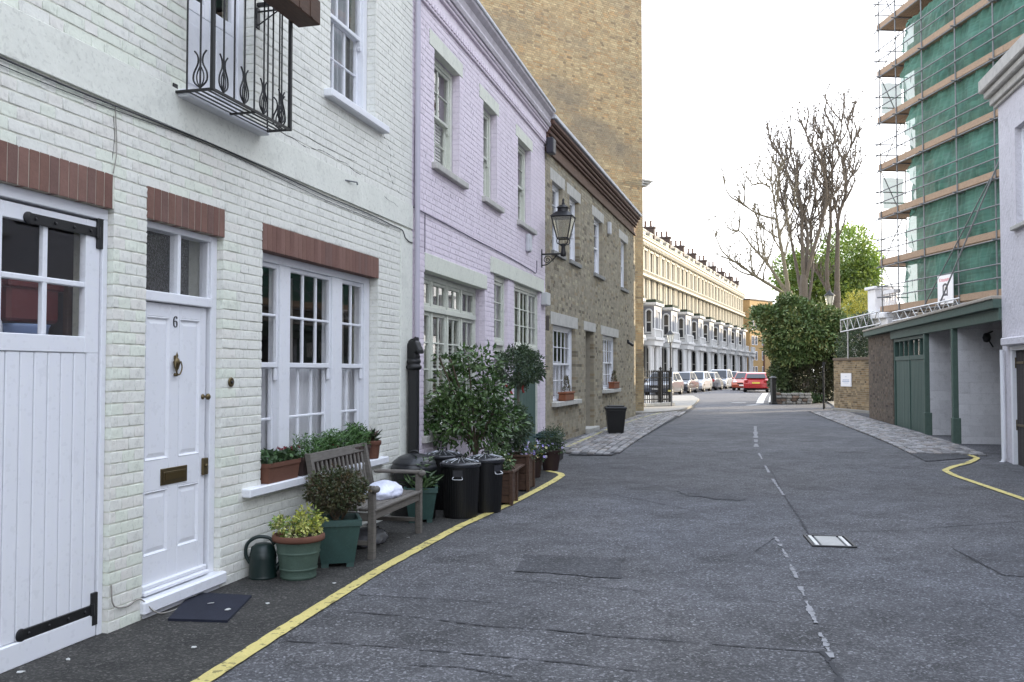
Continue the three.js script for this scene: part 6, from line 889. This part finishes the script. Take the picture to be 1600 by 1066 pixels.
function blobPlant(name, label, cat, px, py, depth, lobes, m, stem) { // lobes: [px, py, depth offset, rx, ry, rz, clumps, per, size, palette]
  const b = pd(px, py, depth), t = thing(name, label, cat, [b.x, .1, b.z], 0), L = Leaves(); for (const [x, y, dd, rx, ry, rz, n, per, s, pal, o] of lobes) crown(L, pd(x, y, depth + dd).sub(V(b.x, .1, b.z)), V(rx, ry, rz), n, per, s, pal, o || { shell: .45, clumpR: .2 });
  stuffPart(cat === 'tree' ? 'crown' : 'foliage', L.geo(), m, t); if (stem) part(cat === 'tree' ? 'trunk' : 'stem', limb([V(0, 0, 0), V(.1, stem * .5, 0), V(-.05, stem, 0)], .22, .1), M.bark, t); return t;
}
const sunny = [[.2, .29, .04], [.16, .25, .035], [.26, .33, .045], [.13, .2, .03]], gold = [[.42, .4, .05], [.5, .46, .08], [.3, .33, .05]], ever = [[.08, .135, .045], [.1, .16, .055], [.13, .19, .068], [.19, .215, .075]];
blobPlant('leafy_tree', 'bright green leafy tree behind the bare pollarded trunks', 'tree', 1318, 640, 55, [[1326, 415, 0, 1.75, 2.4, 1.8, 420, 16, .24, sunny], [1345, 450, -1, 1.2, 1.8, 1.4, 260, 16, .24, sunny], [1300, 450, 1, 1.5, 2.0, 1.5, 280, 16, .24, sunny], [1262, 440, 2, 1.7, 2.0, 1.4, 300, 15, .24, sunny], [1232, 430, 2, .9, 1.5, 1, 110, 14, .22, sunny]], LT, 6);
blobPlant('golden_shrub', 'golden yellow leaved shrub lit behind the boundary wall', 'shrub', 1345, 640, 51, [[1345, 478, 0, 1.1, .8, 1, 170, 15, .12, gold], [1368, 470, 0, .7, .6, .8, 80, 15, .12, gold], [1322, 490, 0, .7, .6, .7, 70, 14, .12, gold]], LT, 3);
blobPlant('conifer_hedge', 'dark conifer hedge behind the boundary wall and lattice beam', 'hedge', 1345, 640, 38, [[1348, 530, 0, .75, 1.1, .8, 260, 16, .09, dark], [1362, 515, 1, .8, .9, .8, 220, 16, .09, dark], [1330, 545, 1, .6, .9, .7, 150, 16, .09, dark], [1350, 575, 0, 1.0, .9, .8, 160, 14, .09, dark]], LM, 1.5);
blobPlant('evergreen_shrub', 'huge spreading evergreen shrub over an ivy clad trunk at the street corner', 'shrub', 1262, 633, 42.5, [[1262, 518, 0, 1.85, 1.0, 1.2, 640, 17, .21, ever], [1208, 496, 0, .75, .5, .6, 130, 15, .2, ever], [1300, 515, -.4, .7, .9, .7, 220, 16, .2, ever], [1240, 487, .3, .9, .6, .7, 170, 15, .2, ever], [1217, 540, 0, .6, .55, .6, 100, 15, .2, ever], [1280, 495, .2, .8, .5, .7, 110, 15, .2, ever], [1250, 555, .2, 1.4, .6, .8, 260, 15, .18, ever], [1264, 588, .4, 1.4, 1.3, .9, 620, 15, .15, [[.05, .055, .028], [.06, .06, .032], [.045, .055, .025]], { shell: .6, clumpR: .14 }], [1218, 590, .2, .5, .85, .5, 190, 14, .14, [[.05, .085, .03], [.07, .1, .04]]], [1250, 622, -.6, 1.2, .25, .4, 120, 14, .12, greens], [1190, 490, .3, .5, .35, .5, 60, 13, .19, ever], [1228, 470, .2, .5, .3, .4, 40, 12, .19, ever], [1312, 560, .2, .5, .8, .5, 130, 14, .17, dark], [1262, 515, 0, 2.3, 1.2, 1.4, 90, 12, .2, ever, { shell: .85, clumpR: .3 }], [1200, 500, 0, .95, .55, .7, 40, 12, .2, ever, { shell: .8, clumpR: .4 }]], LM, 2.6);
// ---------------------------------------------------------------- low stone wall, bollard, gate, lamp posts
{
  const t = thing('rubble_wall', 'low rough stone retaining wall under the evergreen shrub', 'wall', [12.0, .12, -40.9], 0), gs = [];
  part('core', box(0.02, 1.6, 0, .48, -.5, -.05), M.greyStone, t); for (let r = 0; r < 4; r++) for (let x = 0; x < 1.6;) { const l = rr(.16, .34), k = rr(.7, 1.3), g = cbox(l - .02, .125, .2, .03); g.rotateX(rr(-.08, .08)); g.rotateZ(rr(-.05, .05)); g.translate(x + l / 2, .065 + r * .13 + rr(-.015, .015), rr(-.04, .02)); part('stone', g, [M.greyStone, M.concrete, mat(.2 * k, .15 * k, .12 * k, .9, { map: T.stone })][Math.floor(rnd() * 3)], t); x += l; }
  const b = thing('bollard', 'tall square black bollard at the kerb before the rubble wall', 'bollard', [11.87, .12, -40.75], .2); part('post', box(-.1, .1, 0, 1.2, -.1, .1, .015), M.blackIron, b); part('cap', [box(-.13, .13, 1.2, 1.24, -.13, .13, .01), box(-.08, .08, 1.24, 1.28, -.08, .08, .015)], M.galv, b); part('foot', box(-.14, .14, 0, .1, -.14, .14, .01), M.blackIron, b);
  const g = thing('iron_gate', 'narrow black iron gate between shrub and boundary wall', 'gate', [12.33, .1, -35.5], 1.2); for (let i = 0; i < 7; i++) part('bar', bar(V(i * .13, .08, 0), V(i * .13, 1.75, 0), .014, 6), M.blackIron, g); part('rails', [box(-.02, .8, .2, .24, -.015, .015), box(-.02, .8, 1.5, 1.54, -.015, .015), box(-.06, .0, 0, 1.9, -.03, .03), box(.8, .86, 0, 1.9, -.03, .03)], M.blackIron, g);
  const lampPost = (label, x, d, hgt) => { const q = thing('street_lamp', label, 'street lamp', [x, .12, -d], .3), m = M.blackIron; part('post', lathe([[0, 0], [.16, 0], [.16, .5], [.1, .62], [.085, 1.3], [.06, 1.4], [.045, hgt - .7], [.07, hgt - .66], [.03, hgt - .55], [0, hgt - .55]], 14), m, q);
    const gl = new THREE.MeshPhysicalMaterial({ color: C(.92, .93, .9), roughness: .3, transmission: .6, thickness: 0 }); const c4 = (r0, y0, r1, y1) => { const g2 = new THREE.CylinderGeometry(r1, r0, y1 - y0, 6, 1, true); g2.translate(0, (y0 + y1) / 2, 0); return clean(g2); }; part('lantern_glass', c4(.13, hgt - .52, .24, hgt), gl, q); part('lantern_frame', [0, 1, 2, 3, 4, 5].map(i => { const a = i * PI / 3; return bar(V(Math.sin(a) * .13, hgt - .52, Math.cos(a) * .13), V(Math.sin(a) * .24, hgt, Math.cos(a) * .24), .012, 5); }), m, q); part('lantern_roof', lathe([[.27, hgt], [.25, hgt + .05], [.12, hgt + .16], [.1, hgt + .2], [.05, hgt + .24], [.02, hgt + .3], [0, hgt + .34]], 12), m, q); part('lantern_base', lathe([[0, hgt - .56], [.06, hgt - .56], [.14, hgt - .52], [0, hgt - .51]], 10), m, q); return q; };
  lampPost('black lamp post with white lantern rising out of the evergreen shrub', 15.6, 43.9, 5.2); lampPost('slender black lamp post with white lantern before the stucco terrace', 10.35, 58.5, 3.9);
}
// ---------------------------------------------------------------- left corner: pavement, railing, sign post
const slab = (pts, y0, y1) => { const g = prism(pts, y0, y1, .012); g.rotateX(-PI / 2); return g; };
{
  const kerb = [gp(1003, 649), gp(1040, 646.5), gp(1066, 643.5), gp(1078, 639), gp(1084, 635.5), [9.6, 46], [10.5, 52], [2, 52], [3.8, 31]];
  struct('pavement', slab(kerb.map(([x, d]) => [x, d]), .06, .22), M.concrete);
  const A = [5.15, 35.3], B = [6.5, 36.7], L = Math.hypot(B[0] - A[0], B[1] - A[1]), t = thing('area_railing', 'black spiked iron railing on a stone plinth beside the tall brick wall', 'railing', [A[0], .22, -A[1]], Math.atan2(B[1] - A[1], B[0] - A[0]));
  part('plinth', box(-.1, L + .1, 0, .14, -.14, .14, .02), M.stone, t); for (let i = 0; i <= 13; i++) part('baluster', [bar(V(L * i / 13, .14, 0), V(L * i / 13, 1.36, 0), .017, 6), at(lathe([[.017, 0], [.035, .04], [0, .13]], 6), L * i / 13, 1.34, 0)], M.blackIron, t);
  for (const x of [0, L * .62, L]) part('post', [box(x - .045, x + .045, .14, 1.4, -.045, .045, .008), at(lathe([[.06, 0], [.05, .03], [.03, .05], [.06, .11], [.03, .17], [0, .2]], 10), x, 1.4, 0)], M.blackIron, t); part('rail', box(0, L, 1.12, 1.16, -.02, .02, .004), M.blackIron, t); part('lower_rail', box(0, L, .26, .3, -.02, .02, .004), M.blackIron, t);
  const r2 = thing('area_railing', 'black iron railing returning along the street from the corner post', 'railing', [B[0], .22, -B[1]], 1.9); for (let i = 1; i <= 12; i++) part('baluster', [bar(V(i * .13, 0, 0), V(i * .13, 1.36, 0), .017, 6), at(lathe([[.017, 0], [.035, .04], [0, .13]], 6), i * .13, 1.34, 0)], M.blackIron, r2); part('rail', box(0, 1.6, 1.12, 1.16, -.02, .02), M.blackIron, r2); part('lower_rail', box(0, 1.6, .2, .24, -.02, .02), M.blackIron, r2);
  const s = thing('sign_post', 'short grey steel post with a small yellow tag on the pavement corner', 'post', [6.42, .22, -36.1], 0); part('pole', bar(V(0, 0, 0), V(0, 1.12, 0), .035, 10), M.galv, s); part('tag', box(-.14, -.02, .58, .65, -.01, .03), mat(.6, .55, .2, .6), s); part('cap', at(lathe([[.04, 0], [.04, .03], [0, .04]], 10), 0, 1.12, 0), M.galv, s);
  struct('pavement', slab([[12.7, 35.2], [13.9, 38.8], [16, 46], [22, 60], [30, 60], [24, 36]], .06, .16), M.concrete);
  const ter = (s, w) => [6.55 + .3793 * s + .9253 * w, 70 + .9253 * s - .3793 * w]; struct('pavement', slab([ter(-20, .2), ter(-20, 5.2), ter(85, 5.2), ter(85, .2)], .06, .24), M.concrete);
  struct('road_marking', [strip(px2([[1187, 631], [1191, 622], [1196, 615]]), .34, .012), strip(px2([[1204, 629], [1206, 620], [1207, 614]]), .22, .012), strip(px2([[1143, 629.5], [1165, 629.5]]), .4, .012, 0, .3), strip(px2([[1168, 634], [1186, 633]]), .3, .012, 0, .3), strip(px2([[1040, 636.5], [1085, 632]]), .2, .012, 0, .3)], M.whiteLine);
}
// ---------------------------------------------------------------- cars
function car(label, cat, body, x, d, turn, { len = 4.2, hgt = 1.46, estate = false } = {}) {
  const t = thing('parked_car', label, cat, [x, .12, -d], turn, 'cars parked in the far street'), h = len / 2, wd = .86, paint = new THREE.MeshPhysicalMaterial({ color: C(...body), roughness: .35, metalness: .25, clearcoat: 1, clearcoatRoughness: .06 });
  const side = [[-h + .02, .32], [-h, .62], [-h + .05, .86], [-h + .25, .93], [h - 1.15, .93], [h - .35, .8], [h - .06, .66], [h, .45], [h - .05, .24], [h - .45, .2], [-h + .4, .2]]; const sh = new THREE.Shape(side.map(p => new THREE.Vector2(...p))); for (const wx of [-h + .78, h - .82]) { const c = new THREE.Path(); c.absarc(wx, .3, .335, 0, PI * 2, true); }
  const bg = new THREE.ExtrudeGeometry(sh, { depth: 2 * wd - .24, bevelEnabled: true, bevelThickness: .12, bevelSize: .09, bevelOffset: -.09, bevelSegments: 3 }); bg.translate(0, 0, -wd + .12); part('body', clean(bg), paint, t);
  const y0 = .9, rear = estate ? -h + .12 : -h + .25, cab = [[rear, y0], [rear + (estate ? .18 : .5), hgt - .07], [rear + .85, hgt], [h - 2.0, hgt - .02], [h - 1.75, hgt - .09], [h - 1.05, y0]], taper = g => { const p = g.attributes.position; for (let i = 0; i < p.count; i++) { const y = p.getY(i); if (y > y0) p.setZ(i, p.getZ(i) * (1 - .2 * (y - y0) / (hgt - y0))); } g.computeVertexNormals(); return g; };
  part('cabin', taper(prism(cab, -wd + .04, wd - .04)), paint, t); const gl = mat(.015, .018, .022, .05), ins = (k, pts) => { const cx = pts.reduce((a, p) => a + p[0], 0) / pts.length, cy = (y0 + hgt) / 2; return pts.map(([x_, y_]) => [cx + (x_ - cx) * k, cy + (y_ - cy) * k]); };
  part('side_glass', taper(prism([[rear + .38, y0 + .05], [rear + .62, hgt - .1], [h - 1.85, hgt - .1], [h - 1.28, y0 + .05]], -wd + .03, wd - .03)), gl, t); part('windscreen', taper(prism([[h - 1.74, hgt - .1], [h - 1.72, hgt - .08], [h - 1.05, y0 + .04], [h - 1.1, y0 + .02]], -wd + .12, wd - .12)), gl, t); part('rear_window', taper(prism([[rear + .02, y0 + .12], [rear - .015, y0 + .12], [rear + (estate ? .15 : .42), hgt - .12], [rear + (estate ? .2 : .46), hgt - .12]], -wd + .16, wd - .16)), gl, t); part('pillar', taper(box(-.15, -.06, y0, hgt - .08, -wd + .02, wd - .02)), paint, t);
  for (const wx of [-h + .78, h - .82]) for (const s of [-1, 1]) { const w = grp('wheel', t); w.position.set(wx, .31, s * (wd - .1)); w.rotation.x = s > 0 ? 0 : PI; part('tyre', at(lathe([[.19, -.1], [.29, -.1], [.315, -.06], [.315, .08], [.29, .11], [.19, .11]], 20), 0, 0, 0, PI / 2), mat(.012, .012, .013, .8), w); part('rim', at(lathe([[0, .1], [.05, .105], [.07, .085], [.17, .09], [.2, .105], [.2, .0]], 12), 0, 0, 0, PI / 2), mat(.45, .46, .48, .3, { metalness: .8 }), w); }
  for (const s of [-1, 1]) { part('headlight', box(h - .28, h - .04, .6, .74, s * .58 - .17, s * .58 + .17, .04), mat(.75, .76, .78, .08, { metalness: .3 }), t); part('tail_light', box(-h - .012, -h + .1, .68, .88, s * .66 - .12, s * .66 + .12, .02), mat(.3, .012, .012, .2), t); part('mirror', box(h - 1.4, h - 1.28, .9, 1.02, s * (wd + .09) - .09, s * (wd + .09) + .06, .03), paint, t); }
  part('front_plate', box(h - .02, h + .015, .36, .46, -.26, .26, .004), mat(.75, .75, .72, .5), t); part('rear_plate', box(-h - .018, -h + .02, .62, .73, -.26, .26, .004), mat(.7, .55, .08, .5), t); part('grille', box(h - .04, h + .012, .5, .6, -.4, .4, .01), M.blackPlastic, t); part('bumper_sill', box(-h + .06, h - .06, .18, .27, -wd + .03, wd - .03, .02), M.blackPlastic, t); return t;
}
const st = Math.atan2(.9253, .3793), back = st + PI, row = i => [11.7 + 2.05 * i, 62 + 5 * i];
[['slate grey hatchback at the near end of the parked row', 'car', [.09, .1, .125], 'f'], ['dark navy hatchback parked second in the row behind the slate grey one', 'car', [.02, .022, .035], 'f'], ['white saloon parked between navy and grey cars', 'car', [.4, .41, .43], 'f'], ['mid grey car parked beyond the white saloon', 'car', [.14, .14, .145], 'f'], ['tall light silver people carrier in the parked row', 'car', [.25, .26, .28], 'e'], ['dark charcoal small car near the far end of the row', 'car', [.035, .038, .045], 'f'], ['white hatchback at the far end of the parked row', 'car', [.5, .51, .53], 'f']].forEach(([l, c, k, e], i) => { const [x, d] = row(i - 1); car(l, c, k, x, d, i === 3 ? st : back, { estate: e === 'e', hgt: e === 'e' ? 1.66 : 1.45 + .03 * (i % 3), len: i % 2 ? 4.0 : 4.3 }); });
car('bright red hatchback seen from behind with yellow rear plate', 'car', [.42, .018, .02], 17.75, 65.2, st + .12, { hgt: 1.42 }); car('orange red car beyond the bright red hatchback', 'car', [.4, .075, .03], 18.6, 71.2, back, { hgt: 1.45 });
renderer.render(scene, camera);
